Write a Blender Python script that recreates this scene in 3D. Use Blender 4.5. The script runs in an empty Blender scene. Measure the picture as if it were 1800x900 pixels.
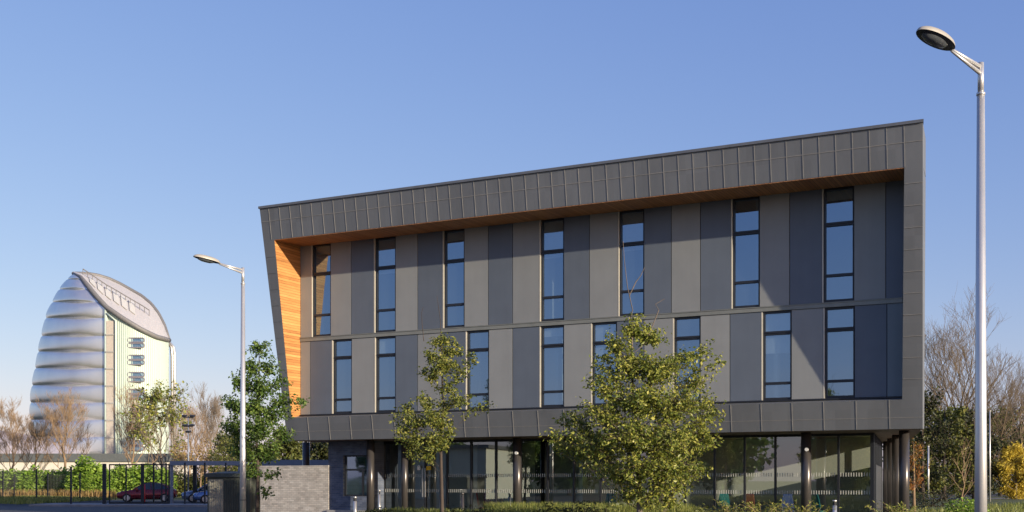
import bpy, math, random
from math import sin, cos, pi, radians, sqrt
from mathutils import Vector, Matrix, noise
R = random.Random(7)
sc = bpy.context.scene
COL = sc.collection

# ------------------------------------------------------------------ camera, sky, sun, exposure
FPX = 2025.0; HZ = 845.0; CH = 1.6
cam = bpy.data.cameras.new('camera'); co = bpy.data.objects.new('camera', cam); COL.objects.link(co)
co.location = (0, 0, CH); co.rotation_euler = (pi/2, 0, 0)
cam.sensor_width = 36; cam.lens = 36*FPX/1800; cam.shift_y = (HZ-450)/1800
cam.clip_end = 5000; cam.clip_start = 0.1
sc.camera = co
TOSUN = Vector((4.32, -3.94, 1.18)).normalized()
W = bpy.data.worlds.new('World'); sc.world = W; W.use_nodes = True
wn = W.node_tree; bg = wn.nodes['Background']
sky = wn.nodes.new('ShaderNodeTexSky'); sky.sky_type = 'NISHITA'; sky.sun_disc = False
sky.sun_elevation = math.asin(TOSUN.z); sky.sun_rotation = math.atan2(TOSUN.x, TOSUN.y)
sky.air_density = 1.0; sky.dust_density = 0.6; sky.ozone_density = 3.0
_s = wn.nodes.new('ShaderNodeSeparateColor'); _c = wn.nodes.new('ShaderNodeCombineColor'); wn.links.new(sky.outputs[0], _s.inputs[0])
for _i,(_a,_g) in enumerate(((1.045,.89),(1.0,.765),(1.88,.44))):   # white balance of the photograph's sky
    _p = wn.nodes.new('ShaderNodeMath'); _p.operation='POWER'; _p.inputs[1].default_value=_g; wn.links.new(_s.outputs[_i],_p.inputs[0])
    _m = wn.nodes.new('ShaderNodeMath'); _m.operation='MULTIPLY'; _m.inputs[1].default_value=_a; wn.links.new(_p.outputs[0],_m.inputs[0]); wn.links.new(_m.outputs[0],_c.inputs[_i])
wn.links.new(_c.outputs[0], bg.inputs[0]); bg.inputs[1].default_value = 0.15
sl = bpy.data.lights.new('sun', 'SUN'); so = bpy.data.objects.new('sun', sl); COL.objects.link(so)
sl.energy = 4.8; sl.angle = radians(0.5); sl.color = (1.0, 0.87, 0.67)
so.rotation_euler = TOSUN.to_track_quat('Z', 'Y').to_euler()
sc.view_settings.view_transform = 'Standard'; sc.view_settings.look = 'None'
sc.view_settings.exposure = 0.55; sc.view_settings.gamma = 1
sc.view_settings.use_curve_mapping = False

# ------------------------------------------------------------------ helpers
def tag(o, label=None, cat=None, group=None, kind=None):
    if label: o['label'] = label
    if cat: o['category'] = cat
    if group: o['group'] = group
    if kind: o['kind'] = kind
    return o
def empty(name, loc=(0,0,0), rz=0, label=None, cat=None, group=None):
    o = bpy.data.objects.new(name, None); COL.objects.link(o); o.location = loc; o.rotation_euler = (0,0,rz)
    return tag(o, label, cat, group)
def at(px, py, D): return Vector(((px-900)/FPX*D, D, CH+(HZ-py)/FPX*D))
def gx(px, D): return (px-900)/FPX*D

class MB:
    def __init__(s): s.v=[]; s.f=[]; s.m=[]
    def quad(s, *pts, mi=0):
        b=len(s.v); s.v += [tuple(p) for p in pts]; s.f.append(tuple(range(b,b+len(pts)))); s.m.append(mi)
    def hexa(s, c, mi=0):      # c: 8 corners, 0-3 bottom ring, 4-7 top ring
        b=len(s.v); s.v += [tuple(p) for p in c]
        for f in ((3,2,1,0),(4,5,6,7),(0,1,5,4),(1,2,6,5),(2,3,7,6),(3,0,4,7)):
            s.f.append(tuple(b+i for i in f)); s.m.append(mi)
    def box(s, x0,x1,y0,y1,z0,z1, mi=0):
        if x0>x1: x0,x1=x1,x0
        if y0>y1: y0,y1=y1,y0
        s.hexa([(x0,y0,z0),(x1,y0,z0),(x1,y1,z0),(x0,y1,z0),(x0,y0,z1),(x1,y0,z1),(x1,y1,z1),(x0,y1,z1)], mi)
    def bevbox(s, x0,x1,y0,y1,z0,z1,b=.02, mi=0):
        s.prism([(x0+b,y0),(x1-b,y0),(x1,y0+b),(x1,y1-b),(x1-b,y1),(x0+b,y1),(x0,y1-b),(x0,y0+b)], z0, z1, mi)
    def prism(s, poly, z0, z1, mi=0):
        n=len(poly); b=len(s.v)
        s.v += [(p[0],p[1],z0) for p in poly]+[(p[0],p[1],z1) for p in poly]
        s.f.append(tuple(b+i for i in range(n-1,-1,-1))); s.m.append(mi)
        s.f.append(tuple(b+n+i for i in range(n))); s.m.append(mi)
        for i in range(n):
            j=(i+1)%n; s.f.append((b+i,b+j,b+n+j,b+n+i)); s.m.append(mi)
    def tube(s, pts, rad, n=8, mi=0, cap=True):
        pts=[Vector(p) for p in pts]; 
        if not hasattr(rad,'__len__'): rad=[rad]*len(pts)
        base=len(s.v); prev=None
        for i,p in enumerate(pts):
            d=(pts[min(i+1,len(pts)-1)]-pts[max(i-1,0)])
            if d.length<1e-9: d=Vector((0,0,1))
            d.normalize()
            a = prev if prev is not None else (Vector((1,0,0)) if abs(d.x)<.8 else Vector((0,1,0)))
            a=(a-d*a.dot(d)).normalized(); prev=a; c=d.cross(a)
            for k in range(n):
                t=2*pi*k/n; q=p+(a*cos(t)+c*sin(t))*rad[i]; s.v.append((q.x,q.y,q.z))
        for i in range(len(pts)-1):
            for k in range(n):
                k2=(k+1)%n; s.f.append((base+i*n+k, base+i*n+k2, base+(i+1)*n+k2, base+(i+1)*n+k)); s.m.append(mi)
        if cap and n>3:
            s.f.append(tuple(base+k for k in range(n-1,-1,-1))); s.m.append(mi)
            e=base+(len(pts)-1)*n; s.f.append(tuple(e+k for k in range(n))); s.m.append(mi)
    def leaf(s, p, size, rnd, droop=.3, asp=.55, mi=0):
        th=rnd.uniform(0,2*pi); ph=rnd.uniform(-.9,.6)-droop
        d=Vector((cos(th)*cos(ph),sin(th)*cos(ph),sin(ph)))
        u=Vector((rnd.uniform(-1,1),rnd.uniform(-1,1),rnd.uniform(-1,1))); c=d.cross(u)
        if c.length<.01: return
        c.normalize(); n=d.cross(c); l=size*rnd.uniform(.5,1.45); w=l*asp/2
        a=p; b=p+d*l*.45+c*w+n*w*.35; e=p+d*l; f=p+d*l*.45-c*w+n*w*.35
        k=len(s.v); s.v += [tuple(a),tuple(b),tuple(e),tuple(f)]
        s.f += [(k,k+1,k+2),(k,k+2,k+3)]; s.m += [mi,mi]
    def build(s, name, mats, parent=None, smooth=False, off=None):
        me=bpy.data.meshes.new(name)
        v=s.v
        if off is not None: v=[(a[0]-off[0],a[1]-off[1],a[2]-off[2]) for a in v]
        me.from_pydata(v,[],s.f)
        if not isinstance(mats,(list,tuple)): mats=[mats]
        for m in mats: me.materials.append(m)
        if len(mats)>1: me.polygons.foreach_set('material_index', s.m)
        if smooth: me.polygons.foreach_set('use_smooth',[True]*len(s.f))
        me.update()
        o=bpy.data.objects.new(name,me); COL.objects.link(o)
        if parent: o.parent=parent
        elif off is not None: o.location=off
        return o

# ------------------------------------------------------------------ materials
def newmat(name):
    m=bpy.data.materials.new(name); m.use_nodes=True
    return m, m.node_tree, m.node_tree.nodes['Principled BSDF']
def N(nt,t,**kw):
    n=nt.nodes.new(t)
    for k,v in kw.items(): setattr(n,k,v)
    return n
def ramp(nt, fac, stops):
    r=N(nt,'ShaderNodeValToRGB'); cr=r.color_ramp
    while len(cr.elements)<len(stops): cr.elements.new(.5)
    for e,(p,c) in zip(cr.elements,stops): e.position=p; e.color=(*c,1)
    nt.links.new(fac,r.inputs[0]); return r.outputs[0]
def mat(name, col, rough=.6, metal=0, var=.12, scale=3, bump=0, bscale=40, stretch=(1,1,1), spec=.5, rvar=0):
    m,nt,b=newmat(name); tc=N(nt,'ShaderNodeTexCoord'); mp=N(nt,'ShaderNodeMapping'); mp.inputs['Scale'].default_value=stretch
    nt.links.new(tc.outputs['Object'],mp.inputs[0])
    nz=N(nt,'ShaderNodeTexNoise'); nz.inputs['Scale'].default_value=scale; nz.inputs['Detail'].default_value=6
    nt.links.new(mp.outputs[0],nz.inputs[0])
    lo=tuple(c*(1-var) for c in col); hi=tuple(min(1,c*(1+var)) for c in col)
    nt.links.new(ramp(nt,nz.outputs[0],[(.3,lo),(.7,hi)]),b.inputs['Base Color'])
    b.inputs['Roughness'].default_value=rough; b.inputs['Metallic'].default_value=metal
    b.inputs['Specular IOR Level'].default_value=spec
    if rvar:
        mr=N(nt,'ShaderNodeMapRange'); mr.inputs[3].default_value=rough-rvar; mr.inputs[4].default_value=rough+rvar
        nt.links.new(nz.outputs[0],mr.inputs[0]); nt.links.new(mr.outputs[0],b.inputs['Roughness'])
    if bump:
        n2=N(nt,'ShaderNodeTexNoise'); n2.inputs['Scale'].default_value=bscale; nt.links.new(mp.outputs[0],n2.inputs[0])
        bp=N(nt,'ShaderNodeBump'); bp.inputs['Strength'].default_value=bump; bp.inputs['Distance'].default_value=.02
        nt.links.new(n2.outputs[0],bp.inputs['Height']); nt.links.new(bp.outputs[0],b.inputs['Normal'])
    return m
def leafmat(name, stops, transl=.35, rough=.5):
    m,nt,b=newmat(name); g=N(nt,'ShaderNodeNewGeometry')
    tc=N(nt,'ShaderNodeTexCoord'); nz=N(nt,'ShaderNodeTexNoise'); nz.inputs['Scale'].default_value=.9
    nt.links.new(tc.outputs['Object'],nz.inputs[0])
    ma=N(nt,'ShaderNodeMath',operation='MULTIPLY_ADD'); ma.inputs[1].default_value=.7; nt.links.new(g.outputs['Random Per Island'],ma.inputs[0])
    m2=N(nt,'ShaderNodeMath',operation='MULTIPLY'); m2.inputs[1].default_value=.3; nt.links.new(nz.outputs[0],m2.inputs[0]); nt.links.new(m2.outputs[0],ma.inputs[2])
    c=ramp(nt,ma.outputs[0],stops); nt.links.new(c,b.inputs['Base Color']); b.inputs['Roughness'].default_value=rough
    b.inputs['Specular IOR Level'].default_value=.35
    tr=N(nt,'ShaderNodeBsdfTranslucent'); nt.links.new(c,tr.inputs[0])
    mx=N(nt,'ShaderNodeMixShader'); mx.inputs[0].default_value=transl
    nt.links.new(b.outputs[0],mx.inputs[1]); nt.links.new(tr.outputs[0],mx.inputs[2])
    nt.links.new(mx.outputs[0],nt.nodes['Material Output'].inputs[0]); return m
def woodmat(name, axis, width, stops, rough=.5, ang=0):
    # boards: index along one object axis drives a random tone per board, streaks run along the board
    m,nt,b=newmat(name); tc=N(nt,'ShaderNodeTexCoord'); mp=N(nt,'ShaderNodeMapping'); mp.inputs['Rotation'].default_value=(0,0,ang)
    nt.links.new(tc.outputs['Object'],mp.inputs[0]); sp=N(nt,'ShaderNodeSeparateXYZ'); nt.links.new(mp.outputs[0],sp.inputs[0])
    dv=N(nt,'ShaderNodeMath',operation='DIVIDE'); dv.inputs[1].default_value=width; nt.links.new(sp.outputs[axis],dv.inputs[0])
    fl=N(nt,'ShaderNodeMath',operation='FLOOR'); nt.links.new(dv.outputs[0],fl.inputs[0])
    fr=N(nt,'ShaderNodeMath',operation='FRACT'); nt.links.new(dv.outputs[0],fr.inputs[0])
    wn_=N(nt,'ShaderNodeTexWhiteNoise',noise_dimensions='1D'); nt.links.new(fl.outputs[0],wn_.inputs['W'])
    mp2=N(nt,'ShaderNodeMapping'); sc_=[1.2,1.2,1.2]; sc_[axis]=18; mp2.inputs['Scale'].default_value=sc_; nt.links.new(mp.outputs[0],mp2.inputs[0])
    nz=N(nt,'ShaderNodeTexNoise'); nz.inputs['Scale'].default_value=1.5; nz.inputs['Detail'].default_value=5; nt.links.new(mp2.outputs[0],nz.inputs[0])
    mx=N(nt,'ShaderNodeMath',operation='MULTIPLY_ADD'); mx.inputs[1].default_value=.4; nt.links.new(wn_.outputs[0],mx.inputs[0])
    m2=N(nt,'ShaderNodeMath',operation='MULTIPLY'); m2.inputs[1].default_value=.6; nt.links.new(nz.outputs[0],m2.inputs[0]); nt.links.new(m2.outputs[0],mx.inputs[2])
    c=ramp(nt,mx.outputs[0],stops)
    gp=N(nt,'ShaderNodeMath',operation='LESS_THAN'); gp.inputs[1].default_value=.08; nt.links.new(fr.outputs[0],gp.inputs[0])
    mc=N(nt,'ShaderNodeMix',data_type='RGBA'); nt.links.new(gp.outputs[0],mc.inputs[0]); nt.links.new(c,mc.inputs[6]); mc.inputs[7].default_value=(.06,.025,.01,1)
    nt.links.new(mc.outputs[2],b.inputs['Base Color']); b.inputs['Roughness'].default_value=rough; return m
def brickmat(name, c1, c2, mortar, ux, rough=.85):
    m,nt,b=newmat(name); tc=N(nt,'ShaderNodeTexCoord'); sp=N(nt,'ShaderNodeSeparateXYZ'); nt.links.new(tc.outputs['Object'],sp.inputs[0])
    cb=N(nt,'ShaderNodeCombineXYZ'); nt.links.new(sp.outputs[ux],cb.inputs[0]); nt.links.new(sp.outputs[2],cb.inputs[1])
    br=N(nt,'ShaderNodeTexBrick'); br.inputs['Color1'].default_value=(*c1,1); br.inputs['Color2'].default_value=(*c2,1); br.inputs['Mortar'].default_value=(*mortar,1)
    br.inputs['Scale'].default_value=1; br.inputs['Brick Width'].default_value=.225; br.inputs['Row Height'].default_value=.075; br.inputs['Mortar Size'].default_value=.006
    nt.links.new(cb.outputs[0],br.inputs[0])
    nz=N(nt,'ShaderNodeTexNoise'); nz.inputs['Scale'].default_value=2.5; nz.inputs['Detail'].default_value=8; nt.links.new(tc.outputs['Object'],nz.inputs[0])
    mx=N(nt,'ShaderNodeMix',data_type='RGBA',blend_type='OVERLAY'); mx.inputs[0].default_value=.45
    nt.links.new(br.outputs[0],mx.inputs[6]); nt.links.new(nz.outputs[0],mx.inputs[7]); nt.links.new(mx.outputs[2],b.inputs['Base Color'])
    bp=N(nt,'ShaderNodeBump'); bp.inputs['Strength'].default_value=.7; bp.inputs['Distance'].default_value=.012; bp.invert=True
    nt.links.new(br.outputs[1],bp.inputs['Height']); nt.links.new(bp.outputs[0],b.inputs['Normal']); b.inputs['Roughness'].default_value=rough; return m
def glassmat(name, tint, refl, fac):
    # clear sheet glass: mirror layer over straight-through transparency
    m,nt,b=newmat(name); nt.nodes.remove(b)
    gl=N(nt,'ShaderNodeBsdfGlossy'); gl.inputs[0].default_value=(*refl,1); gl.inputs[1].default_value=.01
    tr=N(nt,'ShaderNodeBsdfTransparent'); tr.inputs[0].default_value=(*tint,1)
    fr=N(nt,'ShaderNodeFresnel'); fr.inputs[0].default_value=1.5
    ad=N(nt,'ShaderNodeMath',operation='ADD',use_clamp=True); ad.inputs[1].default_value=fac; nt.links.new(fr.outputs[0],ad.inputs[0])
    mx=N(nt,'ShaderNodeMixShader'); nt.links.new(ad.outputs[0],mx.inputs[0]); nt.links.new(tr.outputs[0],mx.inputs[1]); nt.links.new(gl.outputs[0],mx.inputs[2])
    nt.links.new(mx.outputs[0],nt.nodes['Material Output'].inputs[0]); return m

def toneshift(m,amt):
    nt=m.node_tree; b=nt.nodes['Principled BSDF']; lk=b.inputs['Base Color'].links[0]; src=lk.from_socket
    oi=N(nt,'ShaderNodeObjectInfo'); mr=N(nt,'ShaderNodeMapRange'); mr.inputs[3].default_value=1-amt; mr.inputs[4].default_value=1+amt; nt.links.new(oi.outputs['Random'],mr.inputs[0])
    tc=N(nt,'ShaderNodeTexCoord'); mp=N(nt,'ShaderNodeMapping'); mp.inputs['Scale'].default_value=(4,4,.3); nt.links.new(tc.outputs['Object'],mp.inputs[0])
    nz=N(nt,'ShaderNodeTexNoise'); nz.inputs['Scale'].default_value=1; nz.inputs['Detail'].default_value=3; nt.links.new(mp.outputs[0],nz.inputs[0])
    m3=N(nt,'ShaderNodeMapRange'); m3.inputs[1].default_value=.35; m3.inputs[2].default_value=.75; m3.inputs[3].default_value=1.015; m3.inputs[4].default_value=.965; nt.links.new(nz.outputs[0],m3.inputs[0])
    mu=N(nt,'ShaderNodeMath',operation='MULTIPLY'); nt.links.new(mr.outputs[0],mu.inputs[0]); nt.links.new(m3.outputs[0],mu.inputs[1])
    vm=N(nt,'ShaderNodeVectorMath',operation='SCALE'); nt.links.new(src,vm.inputs[0]); nt.links.new(mu.outputs[0],vm.inputs['Scale']); nt.links.new(vm.outputs[0],b.inputs['Base Color'])
ZINC = mat('zinc', (.178,.184,.188), rough=.5, metal=.35, var=.1, scale=.7, stretch=(1,1,.4), bump=.12, bscale=5, rvar=.08)
ZSEAM = mat('zinc_seam_sunlit', (.25,.24,.22), rough=.55, metal=.2, var=.15, scale=4)  # paler than the sheets: sunlight caught by the seams, put into the colour
COPING = mat('coping_metal', (.14,.145,.155), rough=.45, metal=.3, var=.1)
P_L = mat('panel_warm_grey', (.262,.268,.260), rough=.55, metal=.15, var=.05, scale=1.2, bump=.03, bscale=2)
P_D = mat('panel_blue_grey', (.118,.139,.170), rough=.55, metal=.15, var=.05, scale=1.2, bump=.03, bscale=2)
P_M = mat('panel_mid_blue', (.155,.185,.205), rough=.55, metal=.15, var=.05, scale=1.2)
def sheettone(m,w,h,amt):
    nt=m.node_tree; b=nt.nodes['Principled BSDF']; src=b.inputs['Base Color'].links[0].from_socket
    tc=N(nt,'ShaderNodeTexCoord'); vm=N(nt,'ShaderNodeVectorMath',operation='DIVIDE'); vm.inputs[1].default_value=(w,50,h); nt.links.new(tc.outputs['Object'],vm.inputs[0])
    fl=N(nt,'ShaderNodeVectorMath',operation='FLOOR'); nt.links.new(vm.outputs[0],fl.inputs[0]); wn_=N(nt,'ShaderNodeTexWhiteNoise'); nt.links.new(fl.outputs[0],wn_.inputs[0])
    mr=N(nt,'ShaderNodeMapRange'); mr.inputs[3].default_value=1-amt; mr.inputs[4].default_value=1+amt; nt.links.new(wn_.outputs[0],mr.inputs[0])
    v2=N(nt,'ShaderNodeVectorMath',operation='SCALE'); nt.links.new(src,v2.inputs[0]); nt.links.new(mr.outputs[0],v2.inputs['Scale']); nt.links.new(v2.outputs[0],b.inputs['Base Color'])
sheettone(ZINC,.5,.64,.05)
for _m in (P_L,P_D,P_M): toneshift(_m,.05)
JAMB = mat('window_jamb_sunlit', (.50,.47,.40), rough=.5, metal=.1, var=.08)  # pale tone holds the sunlight on the right-facing reveal
FLASH = mat('floor_flashing', (.22,.225,.20), rough=.45, metal=.2, var=.08)
DARK = mat('dark_frame', (.022,.024,.030), rough=.4, metal=.2, var=.1)
BACK = mat('dark_backing', (.03,.03,.035), rough=.9, var=.1)
WOODF = woodmat('cedar_fin_boards', 2, .105, [(.15,(.27,.11,.035)),(.45,(.50,.225,.07)),(.7,(.60,.30,.10)),(.9,(.70,.42,.17))])
WOODS = woodmat('cedar_soffit_boards', 0, .12, [(.15,(.30,.125,.045)),(.5,(.46,.20,.07)),(.85,(.58,.28,.11))], ang=radians(0))
GLASS,_nt,_b=newmat('sky_glass'); _b.inputs['Base Color'].default_value=(.33,.44,.55,1); _b.inputs['Metallic'].default_value=.95; _b.inputs['Roughness'].default_value=.025
_n=N(_nt,'ShaderNodeTexNoise'); _n.inputs['Scale'].default_value=.6; _t=N(_nt,'ShaderNodeTexCoord'); _nt.links.new(_t.outputs['Object'],_n.inputs[0])
_p=N(_nt,'ShaderNodeBump'); _p.inputs['Strength'].default_value=.12; _p.inputs['Distance'].default_value=.05; _nt.links.new(_n.outputs[0],_p.inputs['Height']); _nt.links.new(_p.outputs[0],_b.inputs['Normal'])
_tr=N(_nt,'ShaderNodeBsdfTransparent'); _tr.inputs[0].default_value=(.8,.9,.95,1); _mx=N(_nt,'ShaderNodeMixShader'); _mx.inputs[0].default_value=.32
_nt.links.new(_b.outputs[0],_mx.inputs[1]); _nt.links.new(_tr.outputs[0],_mx.inputs[2]); _nt.links.new(_mx.outputs[0],_nt.nodes['Material Output'].inputs[0])
CLEAR = glassmat('clear_glass', (.93,.96,.93), (.9,.97,.95), .18)
SOFF = mat('entrance_soffit', (.16,.10,.07), rough=.6, var=.15, stretch=(6,1,1))
COLM = mat('column_paint', (.075,.068,.065), rough=.28, metal=.4, var=.06)
BRICKB = brickmat('blue_brick', (.08,.10,.15), (.13,.155,.215), (.15,.16,.18), 0)
BRICKG = brickmat('grey_brick', (.42,.385,.335), (.60,.55,.48), (.30,.28,.25), 0)
WHITEP_ = mat('white_plastic', (.75,.75,.72), rough=.5, var=.05)
CONC = mat('concrete', (.33,.32,.30), rough=.85, var=.15, bump=.2)
WHITE = mat('white_wall', (.50,.52,.46), rough=.8, var=.03)
FLOORM = mat('vinyl_floor', (.10,.12,.14), rough=.5, var=.1)
GALV = mat('galvanised_pole', (.58,.57,.56), rough=.38, metal=.55, var=.10, scale=6, stretch=(1,1,.2), rvar=.08)
LAMPH = mat('lamp_housing', (.42,.39,.33), rough=.45, metal=.2, var=.05)
LAMPD = mat('lamp_underside', (.018,.02,.028), rough=.4, var=.1)
LENS = mat('lamp_lens', (.08,.09,.10), rough=.1, var=.3, scale=8)
ASPH = mat('asphalt', (.055,.055,.058), rough=.9, var=.2, scale=1.5, bump=.3, bscale=80)
PAVE = mat('paving', (.26,.24,.23), rough=.85, var=.15, scale=2, bump=.1)
KERB = mat('kerb_stone', (.36,.35,.33), rough=.85, var=.1)
GRASSG = mat('grass_ground', (.07,.085,.025), rough=.95, var=.4, scale=.6, bump=.8, bscale=12)
SOIL = mat('soil', (.055,.042,.03), rough=.95, var=.3, scale=2, bump=.8)
BARK = mat('bark_grey', (.16,.125,.095), rough=.9, var=.3, scale=6, stretch=(1,1,.3), bump=.5)
BARKD = mat('bark_dark', (.06,.045,.035), rough=.9, var=.3, scale=4)
BARKB = mat('bark_brown', (.13,.095,.06), rough=.9, var=.3, scale=4)
BARKW = mat('bark_warm', (.235,.16,.095), rough=.9, var=.25, scale=2)
BLACKM = mat('black_powder_coat', (.012,.013,.018), rough=.45, var=.1)
BLUESH = mat('shelter_steel', (.19,.22,.28), rough=.45, metal=.2, var=.08)
KIOSK = mat('kiosk_green', (.045,.052,.042), rough=.6, var=.15, scale=5)
KIOSKL = mat('kiosk_louvre_lit', (.26,.25,.20), rough=.6, var=.15)  # lit left face of the kiosk, its light painted as a paler tone
REDP = mat('red_paint', (.45,.02,.02), rough=.4, var=.05)
WHITEP = mat('white_paint', (.75,.75,.72), rough=.5, var=.05)
STEEL = mat('brushed_steel', (.55,.53,.50), rough=.3, metal=.7, var=.08)
L_YG = leafmat('leaf_yellow_green', [(.1,(.055,.085,.015)),(.4,(.16,.20,.035)),(.7,(.32,.33,.06)),(.95,(.55,.50,.13))], .3, .42)
L_G = leafmat('leaf_green', [(.1,(.035,.07,.018)),(.5,(.09,.16,.03)),(.95,(.24,.31,.07))], .3, .42)
L_LAUR = leafmat('leaf_laurel', [(.1,(.08,.15,.02)),(.5,(.20,.33,.04)),(.95,(.42,.55,.10))], .3, .4)
L_DK = leafmat('leaf_dark', [(.1,(.012,.018,.006)),(.5,(.03,.04,.012)),(.95,(.09,.09,.025))], .2)
L_OL = leafmat('leaf_olive', [(.1,(.045,.06,.014)),(.5,(.11,.13,.03)),(.95,(.24,.23,.06))], .25)
L_SL = leafmat('leaf_light_olive', [(.1,(.05,.075,.015)),(.4,(.13,.16,.03)),(.7,(.25,.26,.05)),(.95,(.48,.42,.12))], .3)
L_MG = leafmat('leaf_autumn_green', [(.1,(.04,.055,.012)),(.5,(.11,.13,.025)),(.95,(.25,.23,.05))], .3)
L_YE = leafmat('leaf_yellow', [(.1,(.34,.26,.03)),(.5,(.60,.46,.06)),(.95,(.80,.66,.12))], .35)
L_OR = leafmat('leaf_orange', [(.1,(.20,.06,.02)),(.5,(.35,.15,.03)),(.95,(.40,.30,.06))], .35)
L_DRY = leafmat('dry_grass', [(.1,(.22,.13,.05)),(.5,(.38,.25,.09)),(.95,(.50,.38,.14))], .3)
L_GR = leafmat('grass_blade', [(.1,(.07,.10,.02)),(.5,(.19,.22,.045)),(.95,(.40,.38,.11))], .3)

# ------------------------------------------------------------------ ground, roads
def sheet(name, poly, z, m, label=None):
    b=MB(); b.quad(*[(x,y,z) for x,y in poly]); o=b.build(name,m); o['kind']='structure'; return o
sheet('ground', [(-2500,-2500),(2500,-2500),(2500,3500),(-2500,3500)], 0, GRASSG)
sheet('car_park', [(-60,-25),(60,-25),(40,18),(3.0,29),(-7.5,47),(-7.5,75),(-20,75),(-20,95),(-45,95),(-45,66),(-70,66)], .004, ASPH)
sheet('path', [(10.8,25),(15.8,27),(19.5,40),(27,54),(23.5,56),(14,40)], .008, PAVE)
sheet('road', [(30,118),(230,92),(230,112),(30,150)], .004, ASPH)
sheet('cycle_path', [(26,103),(150,78),(150,83),(26,110)], .008, PAVE)
def kerb(name, pts, w=.15, h=.12, m=KERB):
    b=MB()
    for a,c in zip(pts[:-1],pts[1:]):
        a=Vector((*a,0)); c=Vector((*c,0)); d=(c-a).normalized(); n=Vector((-d.y,d.x,0))*w/2
        b.hexa([a-n,c-n,c+n,a+n]+[q+Vector((0,0,h)) for q in (a-n,c-n,c+n,a+n)])
    o=b.build(name,m); o['kind']='structure'; return o
kerb('kerb', [(-7.5,75),(-7.5,47),(3.0,29),(40,18)])
kerb('kerb', [(-45,95),(-45,66),(-70,66)])
b=MB(); b.prism([(-30,71.5),(-8,69),(-8,72.5),(-30,75.5)],0.0,.13); o=b.build('pavement',PAVE); o['kind']='structure'
b=MB(); b.prism([(-44.8,66),(-44.8,94),(-80,94),(-90,66)],0.0,.14)
for i in range(1): pass
o=b.build('verge',GRASSG); o['kind']='structure'

# ------------------------------------------------------------------ main office building
# local frame: x runs along the front (to the right in the photo), y goes into the building
ux=.897; uy=.4425
BR = empty('office_building', (12.23,36,0), math.atan2(-uy,ux),
  'dark zinc framed office with leaning front, timber lined soffit and striped grey cladding', 'building')
def S(px, p=0.0):   # photo column -> metres along the facade (survey helper)
    k=(px-900)/FPX
    return (12.23-.4425*p - k*(36-.897*p))/(.897+.4425*k)
def pf(z): return .56+.16*(z-4.1)
def Q(s,p,z): return (-s,-p,z)
ZT=11.0; ZA0=7.17; ZA1=7.33; ZB=4.21; ZR=12.2; ZU=3.2
def sl_(z): return 23.44+(z-3.2)*.0256   # outer left edge
def sr_(z): return -.62-(z-3.2)*.019     # outer right edge
def il(z): return 23.12
def ir(z): return -.04-(z-4.1)*.03
def rib(mb, s0,z0,s1,z1,w,h,mi=1):
    # raised seam lying on the leaning front plane
    dx=s1-s0; dz=z1-z0; L=sqrt(dx*dx+dz*dz); a=-dz/L*w/2; c=dx/L*w/2
    pts=[(s0-a,z0-c),(s1-a,z1-c),(s1+a,z1+c),(s0+a,z0+c)]
    mb.hexa([Q(s,pf(z)-.004,z) for s,z in pts]+[Q(s,pf(z)+h,z) for s,z in pts],mi)
def frontblock(mb, sA0,sA1,z0, sB0,sB1,z1, pb0, pb1):
    # lofted block between heights z0 and z1; left edge s A1/B1, right edge s A0/B0; back at pb
    mb.hexa([Q(sA1,pf(z0),z0),Q(sA0,pf(z0),z0),Q(sA0,pb0,z0),Q(sA1,pb0,z0),Q(sB1,pf(z1),z1),Q(sB0,pf(z1),z1),Q(sB0,pb1,z1),Q(sB1,pb1,z1)])
# top fascia
b=MB(); zt0=10.96
b.hexa([Q(sl_(zt0),pf(zt0),zt0),Q(sr_(zt0),pf(zt0),zt0),Q(-.66,0,zt0+.06),Q(sl_(zt0)-.1,0,zt0+.06),
        Q(sl_(ZR),pf(ZR),ZR),Q(sr_(ZR),pf(ZR),ZR),Q(-.66,0,ZR),Q(sl_(ZR)-.1,0,ZR)])
s=sr_(11.5)+.52
i=0
while s<23.5:
    rib(b, s,zt0+.01,s+.0,11.66,.018,.012); rib(b, s,11.68,s,ZR-.04,.018,.012); s+=.5
rib(b, sr_(11.67),11.67,sl_(11.67),11.67,.022,.012,1)
b.build('top_fascia',[ZINC,ZSEAM],BR)
b=MB()
b.hexa([Q(sl_(ZR)+.03,pf(ZR)+.05,ZR-.03),Q(sr_(ZR)-.03,pf(ZR)+.05,ZR-.03),Q(-.52,-.3,ZR-.03+.035),Q(sl_(ZR),-.3,ZR+.005),
        Q(sl_(ZR)+.03,pf(ZR)+.05,ZR+.06),Q(sr_(ZR)-.03,pf(ZR)+.05,ZR+.06),Q(-.52,-.3,ZR+.08),Q(sl_(ZR),-.3,ZR+.08)])
b.build('coping',COPING,BR)
# bottom fascia
b=MB(); zb1=4.1
b.hexa([Q(sl_(ZU),pf(ZU),ZU),Q(sr_(ZU),pf(ZU),ZU),Q(-.60,-.04,ZU),Q(sl_(ZU)-.1,-.04,ZU),
        Q(sl_(zb1),pf(zb1),zb1),Q(sr_(zb1),pf(zb1),zb1),Q(-.62,-.04,ZB-.02),Q(sl_(zb1)-.1,-.04,ZB-.02)])
s=.35
while s<23.3:
    rib(b, s,ZU+.01,s,zb1,.02,.012); s+=1.0
rib(b, sr_(3.55),3.55,sl_(3.55),3.55,.018,.010,1)
b.build('bottom_fascia',[ZINC,ZSEAM],BR)
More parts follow.
